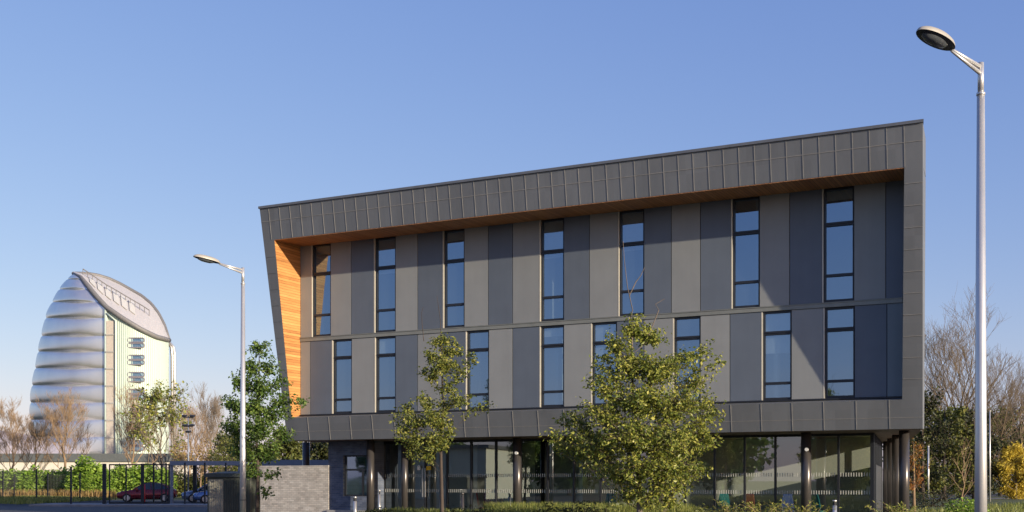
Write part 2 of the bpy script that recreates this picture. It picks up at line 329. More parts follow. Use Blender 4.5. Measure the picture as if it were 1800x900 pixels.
# fins
b=MB()
frontblock(b, il(zb1),sl_(zb1),zb1, il(zt0),sl_(zt0),zt0, 0,0)
z=4.75
while z<10.9: rib(b, il(z)+.01,z,sl_(z)-.01,z,.016,.012,0); z+=.62
b.build('left_fin',[ZINC,ZSEAM],BR)
b=MB()
b.hexa([Q(ir(zb1),pf(zb1),zb1),Q(sr_(zb1),pf(zb1),zb1),Q(-.62,0,zb1),Q(.0,0,zb1),Q(ir(zt0),pf(zt0),zt0),Q(sr_(zt0),pf(zt0),zt0),Q(-.66,0,zt0),Q(-.02,0,zt0)])
z=4.72
while z<10.9: rib(b, sr_(z)+.01,z,ir(z)-.01,z,.018,.014,1); z+=.64
b.build('right_fin',[ZINC,ZSEAM],BR)
# timber linings
b=MB()
s0=il(0)-.012
b.hexa([Q(s0,-.01,ZB),Q(s0+.011,-.01,ZB),Q(s0+.011,pf(zb1)-.006,zb1),Q(s0,pf(zb1)-.006,zb1),
        Q(s0,-.01,ZT+.01),Q(s0+.011,-.01,ZT+.01),Q(s0+.011,pf(zt0)-.006,zt0-.002),Q(s0,pf(zt0)-.006,zt0-.002)])
b.build('timber_lining',WOODF,BR)
b=MB()
b.hexa([Q(s0-.002,pf(zt0)-.01,zt0-.02),Q(ir(zt0)+.004,pf(zt0)-.01,zt0-.02),Q(.0,.0,ZT-.01),Q(s0-.002,.0,ZT-.01),
        Q(s0-.002,pf(zt0)-.01,zt0-.003),Q(ir(zt0)+.004,pf(zt0)-.01,zt0-.003),Q(.0,.0,ZT+.02),Q(s0-.002,.0,ZT+.02)])
b.build('soffit',WOODS,BR)
# body behind the cladding, with right flank running back out of sight
RD=2.2
b=MB()
b.prism([(-23.3,RD),(.25,RD),(-1.7,14),(-23.3,14)], ZU+.03, ZR-.02)
b.box(-23.3,.28,.16,RD,ZT+.0,ZR-.02); b.box(-23.3,.28,.16,RD,ZU+.03,ZB+.0)
b.box(-23.3,-23.12,.16,RD,ZB,ZT); b.hexa([(.0,.16,ZB),(.58,.16,ZB),(.25,RD,ZB),(.0,RD,ZB),(.0,.16,ZT),(.58,.16,ZT),(.25,RD,ZT),(.0,RD,ZT)])
b.build('wall',ZINC,BR)
b=MB(); b.box(-23.1,-.01,.16,RD-.01,ZA0-.1,ZA1-.02); b.build('upper_floor_slab',WHITE,BR)
b=MB(); b.box(-23.1,-.01,RD-.1,RD-.02,ZB+.01,ZA0-.11); b.box(-23.1,-.01,RD-.1,RD-.02,ZA1,ZT-.01); b.build('office_back_wall',WHITE,BR)
for x in (-20.3,-16.2,-12.0,-8.1,-4.1): b=MB(); b.box(x,x+.12,.18,RD-.12,ZB+.01,ZA0-.11); b.box(x-.6,x-.48,.18,RD-.12,ZA1,ZT-.01); b.build('office_partition',WHITE,BR)
b=MB()
b.box(-.02,.60,.0,.155,ZU+.02,ZR-.03); b.build('corner_post',ZINC,BR)
b=MB(); b.prism([(-23.35,-pf(ZU)+.05),(.55,-pf(ZU)+.05),(.55,0),(-1.7,13.9),(-23.2,13.9)],ZU-.012,ZU+.026); b.build('entrance_soffit',SOFF,BR)
# storey band
b=MB(); b.box(-23.10,-.02,-.035,.15,ZA0,ZA1); b.box(-23.10,-.02,-.055,-.035,ZA1-.03,ZA1-.005); b.build('floor_band',FLASH,BR)
b=MB(); b.box(-23.10,-.02,-.07,.15,ZB-.015,ZB+.03); b.build('base_sill',DARK,BR)
UP=[(528,547,'L'),(547,581,'W'),(581,617,'L'),(617,657,'D'),(657,695,'W'),(695,734,'L'),(734,778,'D'),(778,816,'W'),(816,858,'L'),(858,901,'D'),(901,948,'L'),(948,991,'W'),(991,1036,'D'),(1036,1086,'L'),(1086,1132,'W'),(1132,1180,'D'),(1180,1231,'L'),(1231,1285,'D'),(1285,1335,'W'),(1335,1388,'L'),(1388,1445,'D'),(1445,1501,'W'),(1501,1557,'L'),(1557,1588,'D')]
LO=[(528,545,'L'),(545,583,'D'),(583,618,'W'),(618,658,'L'),(658,695,'W'),(695,734,'D'),(734,776,'L'),(776,818,'D'),(818,859,'W'),(859,901,'L'),(901,948,'D'),(948,991,'W'),(991,1038,'L'),(1038,1084,'W'),(1084,1132,'D'),(1132,1182,'L'),(1182,1231,'W'),(1231,1283,'L'),(1283,1338,'D'),(1338,1391,'W'),(1391,1447,'L'),(1447,1502,'W'),(1502,1559,'D'),(1559,1588,'M')]
PM={'L':P_L,'D':P_D,'M':P_M}
def row(items, z0, z1, t1, t2):
    for a,c,k in items:
        xl=-S(a); xr=-S(c); xl=max(xl,-23.1)
        if k!='W':
            b=MB(); g=.012
            b.box(xl+g,xr-g,0,.04,z0+.01,z1-.01); pn=b.build('cladding_panel',PM[k],BR); b=MB(); b.box(xl-.0,xr+.0,.046,.155,z0-.05,z1+.05); b.build('backing',BACK,pn)
        else:
            # deep-set window: left jamb with sunlight put into its colour, dark frame, three panes
            jb=MB(); jb.box(xl,xl+.05,-.004,.14,z0+.01,z1-.01)
            w=empty('window'); w.parent=BR; w.location=(xl,0,z0)
            W_=xr-xl; H=z1-z0
            jb=MB(); jb.box(.0,.045,-.004,.13,.01,H-.01); jb.build('jamb',JAMB,w)
            f=MB(); y0,y1=.045,.13; fw=.06; x0=.05; x1=W_-.012
            f.box(x0,x0+fw,y0,y1,.01,H-.01); f.box(x1-fw*.6,x1,y0,y1,.01,H-.01)
            zs=[(.01,.01+fw*1.3),(H*t1-.04,H*t1+.045),(H*t2-.05,H*t2+.075),(H-.01-fw,H-.01)]
            for q0,q1 in zs: f.box(x0+fw,x1-fw*.6,y0,y1,q0,q1)
            f.box(x0+fw,x1-fw*.6,y0-.03,y0-.001,zs[2][0]+.06,zs[2][0]+.1)
            f.build('frame',DARK,w)
            g=MB()
            for i in range(3):
                tl=R.uniform(-.0025,.0025)
                za,zc=zs[i][1],zs[i+1][0]
                g.quad((x0+fw,.115+tl,za),(x1-fw*.6,.115-tl,za),(x1-fw*.6,.115-tl,zc),(x0+fw,.115+tl,zc))
            g.build('pane',GLASS,w)
            if R.random()<.45:
                bl_=MB(); hh=R.choice((.3,.55,.8,1.3)); zt_=H-.01-fw
                bl_.box(x0+fw,x1-fw*.6,.17,.18,zt_-hh,zt_); bl_.tube([(x0+fw,.175,zt_-hh),(x1-fw*.6,.175,zt_-hh)],.014,6); bl_.build('roller_blind',WHITEP_,w)
row(UP,ZA1,ZT,.235,.68)
row(LO,ZB+.03,ZA0,.19,.75)
FROST=mat('frosted_mark',(.55,.55,.5),rough=.7)
# ground floor -------------------------------------------------------
GP=1.8
gm=[1533,1474,1418,1363,1309,1256.5,1204,1153,1104,1056,1009,963,915,872,828.5,786,748,711,675]
gxs=[-S(p_,-GP) for p_ in gm]
for i in range(len(gm)-1):
    xr,xl=gxs[i],gxs[i+1]
    w=empty('glazed_bay'); w.parent=BR; w.location=(xl,GP,0)
    Wd=xr-xl; f=MB()
    f.box(-.03,.03,-.06,.08,.05,ZU-.02); f.box(.03,Wd-.03,-.04,.06,.05,.13); f.box(.03,Wd-.03,-.04,.06,ZU-.10,ZU-.02)
    if i==0: f.box(Wd-.05,Wd+.07,-.07,.10,.05,ZU-.02)
    f.build('frame',DARK,w)
    g=MB(); g.quad((.03,.01,.13),(Wd-.03,.01,.13),(Wd-.03,.01,ZU-.1),(.03,.01,ZU-.1)); g.build('pane',CLEAR,w)
    for zz in (1.14,1.74):
        d=MB(); x=.06
        while x<Wd-.08: d.quad((x,-.002,zz),(x+.028,-.002,zz),(x+.028,-.002,zz+.13),(x,-.002,zz+.13)); x+=.085
        d.build('glass_marking',FROST,w)
# right return glazing, panes leaning along the flank
def lerp(a,b,t): return (a[0]+(b[0]-a[0])*t, a[1]+(b[1]-a[1])*t)
A_=(-S(1533,-GP)+.05,GP+.05); B_=(-2.5,12.6)
for i in range(8):
    a=lerp(A_,B_,i/8); c=lerp(A_,B_,(i+1)/8)
    w=empty('side_glazed_bay'); w.parent=BR; w.location=(a[0],a[1],0)
    dx,dy=c[0]-a[0],c[1]-a[1]
    f=MB(); f.box(-.03,.03,-.03,.03,.05,ZU-.02)
    f.hexa([(-.02,.03,.05),(.02,.03,.05),(dx+.02,dy-.03,.05),(dx-.02,dy-.03,.05),(-.02,.03,.13),(.02,.03,.13),(dx+.02,dy-.03,.13),(dx-.02,dy-.03,.13)])
    f.build('frame',DARK,w)
    zl=.13 if i==0 else 2.15
    g=MB(); g.quad((0,.03,zl),(dx,dy-.03,zl),(dx,dy-.03,ZU-.03),(0,.03,ZU-.03)); g.build('pane',CLEAR,w)
    if i: g=MB(); g.hexa([(-.02,.03,.13),(.02,.03,.13),(dx+.02,dy-.03,.13),(dx-.02,dy-.03,.13),(-.02,.03,2.15),(.02,.03,2.15),(dx+.02,dy-.03,2.15),(dx-.02,dy-.03,2.15)]); g.build('added_shade_panel',COPING,w)  # unseen lower panels, added to cut the sun patches on the inner wall
# blue brick wing with window
xa=-S(577,-.8); xb=-S(676,-GP)
b=MB()
wx0=-S(603,-.8); wx1=-S(652,-.8)
for (x0,x1,z0,z1) in ((xa,wx0,0,ZU-.02),(wx1,xb,0,ZU-.02),(wx0,wx1,0,.98),(wx0,wx1,2.62,ZU-.02)):
    b.box(x0,x1,.8,1.1,z0,z1)
b.box(xb-.25,xb,1.1,2.2,0,ZU-.02); b.box(xa,xa+.25,1.1,10,0,ZU-.02)
b.build('blue_brick_wall',BRICKB,BR)
w=empty('window'); w.parent=BR; w.location=(wx0,.92,.98)
Wd=wx1-wx0; f=MB(); H=1.64
for (x0,x1,z0,z1) in ((0,.06,0,H),(Wd-.06,Wd,0,H),(.06,Wd-.06,0,.06),(.06,Wd-.06,H-.06,H),(.06,Wd-.06,1.02,1.1),(Wd*.62,Wd*.62+.06,.06,1.02)): f.box(x0,x1,-.02,.06,z0,z1)
f.build('frame',DARK,w); g=MB(); g.quad((.06,.03,.06),(Wd-.06,.03,.06),(Wd-.06,.03,H-.06),(.06,.03,H-.06)); g.build('pane',GLASS,w)
b=MB(); b.box(xa-.0,xb,.68,.798,0,.42); b.build('plinth',CONC,BR)
# interior
IP=6.2
b=MB(); b.box(xa+.3,-1.75,IP,IP+.15,.05,ZU-.02); b.box(-12.0,-11.85,2.4,IP-.01,.05,ZU-.02); b.build('interior_wall',WHITE,BR)
b=MB(); b.prism([(xa+.3,GP-.1),(-1.2,GP-.1),(-2.5,12.9),(xa+.3,12.9)],.0,.05); b.build('floor_slab',FLOORM,BR)
b=MB(); b.box(-16.6,-16.45,2.6,IP-.01,.05,ZU-.02); b.box(xa+.3,-16.7,4.5,4.6,.05,ZU-.02); b.build('partition',WHITE,BR)
b=MB()
for x in (-9.0,-14.3): b.box(x,x+.28,3.4,3.7,.05,ZU-.02)
b.build('interior_pier',BACK,BR)
# columns
def column(x,y,r=.16):
    w=empty('column'); w.parent=BR; w.location=(x,y,0)
    c=MB(); c.tube([(0,0,0),(0,0,ZU-.015)],r,24); c.build('shaft',COLM,w,smooth=True)
    c=MB(); c.tube([(0,0,.0),(0,0,.03)],r+.05,24); c.build('base_plate',DARK,w)
for px,p,r in ((1417,-.6,.165),(1158,-.6,.165),(909,-.6,.16),(711,-.7,.13),(651,-.27,.15),(538,-1.2,.15)): column(-S(px,p),-p,r)
for x,y in ((-.05,.55),(-.75,4.0),(-1.4,7.4),(-2.05,10.8)): column(x,y,.16)
c=MB()
dx=-S(745,-GP); c.box(dx-.02,dx+.02,GP-.12,GP-.09,.95,2.1); c.box(dx+.1,dx+.14,GP-.12,GP-.09,.95,2.1); c.build('door_handle',STEEL,BR)

b=MB(); dx=-S(755,-GP); b.box(dx-.10,dx+.10,GP-.085,GP-.075,2.02,2.18); b.build('yellow_door_sticker',mat('yellow_sticker',(.75,.5,.02),.5,var=.05),BR)
b=MB(); dx=-S(738,-GP); b.box(dx-.07,dx+.07,GP-.085,GP-.075,2.02,2.2); b.build('white_door_notice',WHITEP_,BR)
b=MB(); x=-S(1421,-.6); b.tube([(x,.42,2.62),(x,.30,2.62)],[.05,.06],12); b.build('security_camera',WHITEP_,BR)  # small white security camera on the column, no lamp
b=MB(); x=-S(913,-.6); b.tube([(x,.43,2.62),(x,.31,2.62)],[.05,.06],12); b.build('security_camera',WHITEP_,BR)
# grey brick garden wall
def wallthing(px0,px1,p,z,label):
    x0,x1=-S(px0,p),-S(px1,p)
    M=BR.matrix_basis
    b=MB(); w=empty('brick_wall',M@Vector((x0,-p,0)),BR.rotation_euler.z,label,'wall')
    b.box(0,x1-x0,0,.215,0,z-.06); b.build('brickwork',BRICKG,w)
    b=MB(); b.box(-.01,x1-x0+.003,-.012,.227,z-.06,z); b.build('coping_course',BRICKG,w)
BR.location=(12.23,36,0)
bpy.context.view_layer.update()
wallthing(451,577.5,-.76,2.22,'pale grey brick garden wall joining the left end of the office')

# chairs inside
CH_COL={'teal':mat('chair_teal',(.02,.20,.22),.5),'red':mat('chair_red',(.55,.03,.05),.5),'blue':mat('chair_blue',(.03,.06,.22),.5),'orange':mat('chair_orange',(.65,.12,.03),.5),'brown':mat('chair_maroon',(.22,.06,.05),.5)}
def chair(x,y,rz,col,label):
    t=empty('chair',BR.matrix_world@Vector((x,y,.05)),BR.rotation_euler.z+rz,label,'chair','colourful chairs inside the ground floor')
    m=CH_COL[col]
    b=MB(); b.prism([(-.19,-.22),(.19,-.22),(.23,-.15),(.23,.18),(.18,.22),(-.18,.22),(-.23,.18),(-.23,-.15)],.46,.50); b.build('seat',m,t)
    b=MB()
    for i in range(6):
        z0=.56+i*.085; z1=z0+.088; y0=.21+.015*i; w0=.22-.004*i*i*.5; w1=.22-.004*(i+1)**2*.5
        b.hexa([(-w0,y0,z0),(w0,y0,z0),(w0,y0+.03,z0),(-w0,y0+.03,z0),(-w1,y0+.015,z1),(w1,y0+.015,z1),(w1,y0+.045,z1),(-w1,y0+.045,z1)])
    b.build('backrest',m,t)
    for sx in (-1,1):
        for sy in (-1,1):
            b=MB(); b.tube([(sx*.2,sy*.2,0),(sx*.17,sy*.17,.46)],.014,8); b.build('leg',STEEL,t)
        b=MB(); b.tube([(sx*.17,.17,.47),(sx*.19,.22,.6)],.013,6); b.build('back_strut',STEEL,t)
def chx(px,d): return -S(px,-d)
chair(chx(1270,3.3),3.3,.1,'teal','teal chair showing near the third right-hand mullion of the ground floor')
chair(chx(1312,3.4),3.4,-.1,'brown','maroon chair between the teal and the blue chairs inside the right ground floor')
chair(chx(1384,3.5),3.5,.2,'blue','dark blue chair just left of the right front column inside')
chair(chx(1437,3.3),3.3,2.9,'teal','teal chair just right of the right front column inside')
chair(chx(852,2.7),2.7,1.9,'red','bright red chair behind the glass left of the middle column')
chair(chx(866,3.3),3.3,1.4,'red','second red chair, slightly further in and right of the bright red one')
chair(chx(925,2.6),2.6,2.2,'orange','orange chair just right of the middle column')
chair(chx(890,3.6),3.6,.1,'teal','teal chair directly left of the middle column inside')
chair(chx(1070,3.0),3.0,.1,'teal','teal chair half hidden behind the large bushy tree')
def table(x,y,l,label):
    t=empty('table',BR.matrix_world@Vector((x,y,.05)),BR.rotation_euler.z,label,'table')
    b=MB(); b.bevbox(-l/2,l/2,-.35,.35,.72,.75,.03); b.build('tabletop',BACK,t)
    for sx in (-1,1):
        for sy in (-1,1):
            b=MB(); b.tube([(sx*(l/2-.1),sy*.3,0),(sx*(l/2-.1),sy*.3,.72)],.018,8); b.build('leg',STEEL,t)
table(chx(1345,4.3),4.3,2.2,'long dark table behind the chairs on the right of the ground floor')
table(chx(895,4.6),4.6,1.4,'dark table behind the red chairs near the middle column')

# ------------------------------------------------------------------ street lamps
AV=Vector((-1.26,-.86,.24))
def street_lamp(px,D,label):
    t=empty('street_lamp',(gx(px,D),D,0),0,label,'street lamp','tall galvanised street lamps')
    H=8.06
    b=MB(); b.tube([(0,0,0),(0,0,2.2),(0,0,H-.42)],[.098,.088,.058],20); b.build('pole',GALV,t,smooth=True)
    b=MB(); b.tube([(0,0,1.0),(0,0,1.02)],[.097,.097],20); b.build('door_band',LAMPD,t)
    b=MB(); b.tube([(0,0,H-.44),(0,0,H-.40)],[.066,.066],16); b.build('collar',GALV,t,smooth=True)
    b=MB(); b.tube([(0,0,H-.40),(0,0,H+.07)],[.046,.046],16); b.build('spigot',GALV,t,smooth=True)
    d=AV.normalized(); st=Vector((0,0,H)); c=d.cross(Vector((0,0,1))).normalized(); up=c.cross(d)
    e=st+d*.76
    b=MB(); b.tube([st,e],[.034,.028],12); b.tube([st-Vector((0,0,.10)),e-up*.02],[.034,.018],10); b.build('arm',GALV,t,smooth=True)
    hc=st+d*1.15
    b=MB(); n=28; rings=[(1.0,0.0),(.99,.03),(.93,.07),(.80,.105),(.6,.13),(.32,.147),(.02,.152)]
    for k,(r,h) in enumerate(rings):
        for i in range(n):
            a=2*pi*i/n; q=hc+d*(.42*r*cos(a)-.05*h)+c*(.175*r*sin(a))+up*h*.85; b.v.append(tuple(q))
    for k in range(len(rings)-1):
        for i in range(n): j=(i+1)%n; b.f.append((k*n+i,k*n+j,(k+1)*n+j,(k+1)*n+i)); b.m.append(0)
    b.build('lamp_housing',LAMPH,t,smooth=True)
    b=MB()
    pts=[hc+d*(.42*cos(2*pi*i/n))+c*(.175*sin(2*pi*i/n)) for i in range(n)]
    inn=[hc+d*(.28*cos(2*pi*i/n)+.03)+c*(.115*sin(2*pi*i/n))-up*.012 for i in range(n)]
    k0=len(b.v); b.v+=[tuple(p) for p in pts]+[tuple(p) for p in inn]
    for i in range(n): j=(i+1)%n; b.f.append((k0+i,k0+n+i,k0+n+j,k0+j)); b.m.append(0)
    b.build('lamp_rim',LAMPD,t)
    b=MB()
    for k,(r,h) in enumerate([(1,0),(.85,.03),(.55,.055),(.03,.065)]):
        for i in range(n): a=2*pi*i/n; b.v.append(tuple(hc+d*(.28*r*cos(a)+.03)+c*(.115*r*sin(a))-up*(.012+h)))
    for k in range(3):
        for i in range(n): j=(i+1)%n; b.f.append((k*n+i,(k+1)*n+i,(k+1)*n+j,k*n+j)); b.m.append(0)
    b.build('lens',LENS,t,smooth=True)
street_lamp(1724,18,'nearest tall grey street lamp right of the office with its head high against the sky')
street_lamp(427,35.3,'slim grey street lamp beside the green kiosk left of the office')

# ------------------------------------------------------------------ trees
def jit(v,r,a): return v+Vector((r.uniform(-a,a),r.uniform(-a,a),r.uniform(-a,a)))
def curvepts(a,b,r,n=4,j=.06,sag=0):
    L=(b-a).length; out=[]
    for i in range(n+1):
        t=i/n; p=a.lerp(b,t)+Vector((0,0,-sag*L*4*t*(1-t)))
        if 0<i<n: p=jit(p,r,L*j)
        out.append(p)
    return out
def foliage_tree(name, D, tpx, base_r, top, clusters, leafsize, leafm, barkm, label, cat='tree', group=None, seed=1, twigs=None, asp=.55, trunk_pts=None, kd=1.0, leader=None, dens=1.0):
    r=random.Random(seed); bx=gx(tpx,D); base=Vector((bx,D,0)); t=empty(name,base,0,label,cat,group)
    tp=at(top[0],top[1],D)-base
    tr=[Vector((0,0,-.05))]
    for i in range(1,7):
        q=i/6; tr.append(Vector((tp.x*q**1.3+r.uniform(-.05,.05)*min(1,tp.z/5),r.uniform(-.05,.05),tp.z*q)))
    b=MB(); b.tube(tr,[base_r*(1-.86*i/6) for i in range(7)],10); b.build('trunk',barkm,t,smooth=True)
    def trunk_at(z):
        z=max(0.1,min(z,tp.z*.98)); q=z/tp.z*6; i=min(int(q),5); return tr[i].lerp(tr[i+1],q-i)
    br=MB(); lf=MB()
    for cl in clusters:
        px,py,rx,ry,dy,n = cl
        c=at(px,py,D+dy)-base; k=D/FPX; rx*=k; ry*=k
        hd=sqrt((c.x)**2+c.y**2); st=trunk_at(c.z-ry*.5-hd*.8)
        rr=base_r*.28*min(1,max(.35,rx/1.0))
        cp=curvepts(st,c,r,4,.05,.06); br.tube(cp,[rr,rr*.8,rr*.6,rr*.45,rr*.3],5)
        n=int(n*dens); nt_=max(4,int(n/18)); per=n/nt_
        for i in range(nt_):
            # bias to the shell, uneven outline
            while True:
                v=Vector((r.uniform(-1,1),r.uniform(-1,1),r.uniform(-1,1)))
                if .05<v.length<1: break
            v=v.normalized()*(v.length**.6)*(r.uniform(.8,1.18))
            e=c+Vector((v.x*rx,v.y*rx*.9,v.z*ry)); s0=cp[r.choice((2,3,4))]
            tw=curvepts(s0,e,r,3,.07,-.05)
            br.tube(tw,[rr*.28,rr*.2,rr*.14,rr*.08],3)
            for j in range(int(per*r.uniform(.6,1.4))):
                q=r.uniform(.25,1.03)*3; i0=min(int(q),2); p=tw[i0].lerp(tw[i0+1],q-i0)
                lf.leaf(jit(p,r,leafsize*.9*kd),leafsize,r,asp=asp)
    if leader:
        for lp in leader:
            pts=[at(x,y,D)-base for x,y in lp]; br.tube(pts,[base_r*.16*(1-.75*i/len(pts)) for i in range(len(pts))],4)
    tw=br.build('branches',barkm,t); lo=lf.build('leaves',leafm,t); return t
# big bushy tree
foliage_tree('bushy_tree',28,1128,.085,(1108,560),[
 (1115,575,26,26,0,230),(1150,590,30,24,.2,260),(1085,600,32,22,-.2,200),(1200,625,30,22,0,240),(1240,612,26,16,.1,90),(1058,630,24,16,0,110),
 (1110,640,50,32,-.3,560),(1165,650,46,32,-.4,520),(1225,668,34,24,.3,260),(1062,672,40,26,-.3,420),(1260,640,14,26,0,60),
 (1125,700,62,34,-.6,760),(1190,708,56,34,-.5,700),(1060,720,50,30,-.4,480),(1245,720,34,34,0,360),(1005,740,40,22,0,300),(975,762,28,16,0,130),
 (1110,760,66,36,-.7,820),(1180,770,62,36,-.7,820),(1045,775,50,30,-.3,420),(1240,768,34,28,0,280),(1000,785,34,18,.2,150),
 (1120,818,62,34,-.6,640),(1185,825,50,34,-.5,520),(1070,825,44,24,-.3,260),(1230,815,28,26,0,140),(1140,868,50,24,-.3,260),(1195,868,30,22,-.2,120),(1095,862,34,20,0,110)],
 .088,L_YG,BARK,'large bushy yellow-green tree hiding the middle right of the office','tree',seed=3,dens=2.5,
 leader=[[(1108,560),(1112,545),(1103,505),(1098,462),(1095,424)],[(1106,520),(1118,495),(1126,485),(1133,470)],[(1140,590),(1158,545),(1152,535),(1168,525)]])
foliage_tree('slim_tree',30,779,.06,(775,590),[
 (778,600,24,14,0,110),(800,612,24,16,.1,120),(757,622,20,14,0,90),(835,628,22,12,0,60),(780,640,34,22,-.1,240),(750,655,26,16,0,130),(810,655,24,14,0,80),
 (790,680,26,14,0,90),(740,700,24,18,0,90),(800,706,46,14,0,170),(848,712,22,8,0,50),(720,730,34,22,0,220),(765,735,36,24,-.2,280),(715,762,28,22,0,200),(765,775,34,24,-.2,260),(740,795,30,16,0,130),(790,755,22,14,0,70)],
 .082,L_SL,BARKD,'slim sparse tree in front of the left half of the office','tree',seed=8,dens=3.0,
 leader=[[(775,590),(774,560),(770,535),(768,520)],[(745,600),(742,570),(741,550),(744,540)]])
foliage_tree('alder_tree',37,452,.07,(455,600),[
 (455,612,24,18,0,120),(478,640,24,18,0,130),(440,645,24,20,0,160),(420,672,24,18,0,150),(460,680,34,24,-.2,330),(495,668,20,12,0,70),(500,700,26,14,0,120),(535,704,20,8,0,50),
 (405,705,22,18,0,140),(440,715,36,24,-.2,340),(480,725,30,22,0,260),(412,745,30,22,0,250),(455,755,38,26,-.2,380),(497,762,22,20,0,150),(425,785,34,22,0,260),(465,795,32,22,0,260),(440,825,24,14,0,100),(480,832,20,12,0,40),(470,862,14,12,0,35)],
 .10,L_G,BARKD,'green leafy tree at the left end of the office beside the brick wall','tree',seed=12,dens=3.4)

def bare_tree(name,px,D,height,spread,label,m=BARKW,seed=1,r0=None,levels=5,lean=0,leafn=0,leafm=None,leafsize=.2,cat='tree',group=None,nb=5,up=.35,thin=1.0,zbase=0,crown0=.22,limb=.34,dens=1.0,leafz=2.0):
    r=random.Random(seed); t=empty(name,(gx(px,D),D,zbase),0,label,cat,group); r0=r0 or height*.016
    tk=MB(); br=MB(); lf=MB(); tips=[]
    def grow(p,d,L,rad,lv):
        n=3 if lv>1 else 2; pts=[p]; dd=d.copy()
        for i in range(n):
            dd=(dd+Vector((r.uniform(-1,1),r.uniform(-1,1),r.uniform(-.6,1)))*.16+Vector((0,0,up*.1))).normalized(); pts.append(pts[-1]+dd*L/n)
        rd=[rad*(1-.5*i/n) for i in range(n+1)]
        br.tube(pts,rd,5 if lv>levels-2 else 3,cap=False)
        if lv<=0:
            tips.append(pts); return
        k=r.randint(3,nb) if lv>1 else r.randint(3,nb+1)
        for i in range(k):
            q=r.uniform(.25,1); i0=min(int(q*n),n-1); s=pts[i0].lerp(pts[i0+1],q*n-i0)
            ax=Vector((r.uniform(-1,1),r.uniform(-1,1),r.uniform(-.3,.8))).normalized()
            nd=(dd*.75+ax*spread+Vector((0,0,up*.3))).normalized()
            grow(s,nd,L*r.uniform(.5,.75),max(.010*height/14,rad*(.45 if i else .6)*thin),lv-1)
    th=height*.62; pts=[Vector((0,0,-.05))]
    for i in range(1,7):
        q=i/6; pts.append(Vector((lean*q+r.uniform(-.015,.015)*height,r.uniform(-.015,.015)*height,th*q)))
    tk.tube(pts,[r0*(1-.75*i/6) for i in range(7)],8,cap=False)
    tk.build('trunk',m,t,smooth=True)
    nl=int((8+height*.3)*dens)
    for i in range(nl):
        q=crown0+(1-crown0)*(i/nl)**.9; i0=min(int(q*6),5); s=pts[i0].lerp(pts[i0+1],q*6-i0)
        a=i*2.4+r.uniform(-.4,.4); el=.25+q*.8
        d=Vector((cos(a)*cos(el)*(.6+spread),sin(a)*cos(el)*(.6+spread),sin(el)+up)).normalized()
        grow(s,d,height*(limb-.12*q)*r.uniform(.8,1.15),r0*.38*(1-.5*q),levels-2)
    br.build('branches',m,t)
    if leafn and leafm:
        for i in range(leafn):
            tp=r.choice(tips); j=r.randint(0,1); q=tp[j].lerp(tp[j+1],r.random())
            if q.z<height*leafz: lf.leaf(jit(q,r,leafsize*1.2),leafsize,r)
        lf.build('leaves',leafm,t)
    return t
G1='bare trees around the silver tower'
bare_tree('bare_tree',22,150,12.5,.55,'bare brown tree at the far left edge in front of the domed roof',seed=2,group=G1,levels=6,nb=5,dens=1.15,up=.55)
bare_tree('bare_tree',62,140,10.5,.5,'smaller bare tree just left of the silver tower base',seed=4,group=G1,levels=6,nb=5,dens=1.15,up=.55)
bare_tree('bare_tree',112,135,13.0,.6,'orange-brown bare tree in front of the silver pillows of the tower',seed=5,group=G1,levels=6,nb=5,dens=1.15,up=.55,m=BARKW)
bare_tree('bare_tree',235,140,12.5,.5,'thin bare tree in front of the pale green side of the tower',seed=6,group=G1,levels=6,nb=5,dens=1.15,up=.55)
bare_tree('bare_tree',335,145,11.5,.5,'bare brown tree just right of the pale green tower side',seed=9,group=G1,levels=6,nb=5,dens=1.15,up=.55)
bare_tree('bare_tree',370,190,17,.4,'tall grey bare tree standing alone right of the tower',seed=10,group=G1,levels=6,nb=5,dens=1.15,up=.55,m=BARK)
bare_tree('leafy_tree',283,130,13.0,.5,'half leafy green tree in front of the right edge of the tower',seed=11,levels=6,nb=4,leafn=2600,leafm=L_YG,leafsize=.34,m=BARK)
bare_tree('bare_bush',318,115,6.2,.6,'brown twiggy bush behind the bike shelter',seed=14,levels=4,leafn=500,leafm=L_DRY,leafsize=.22,cat='bush',group='brown bushes behind the fence')
bare_tree('bare_bush',352,110,6.0,.6,'brown twiggy bush right of the floodlight mast',seed=15,levels=4,leafn=600,leafm=L_DRY,leafsize=.22,cat='bush',group='brown bushes behind the fence')
bare_tree('bare_bush',392,110,6.6,.6,'dark twiggy bush behind the alder tree',seed=16,levels=4,leafn=900,leafm=L_OL,leafsize=.25,m=BARKD,cat='bush',group='brown bushes behind the fence')

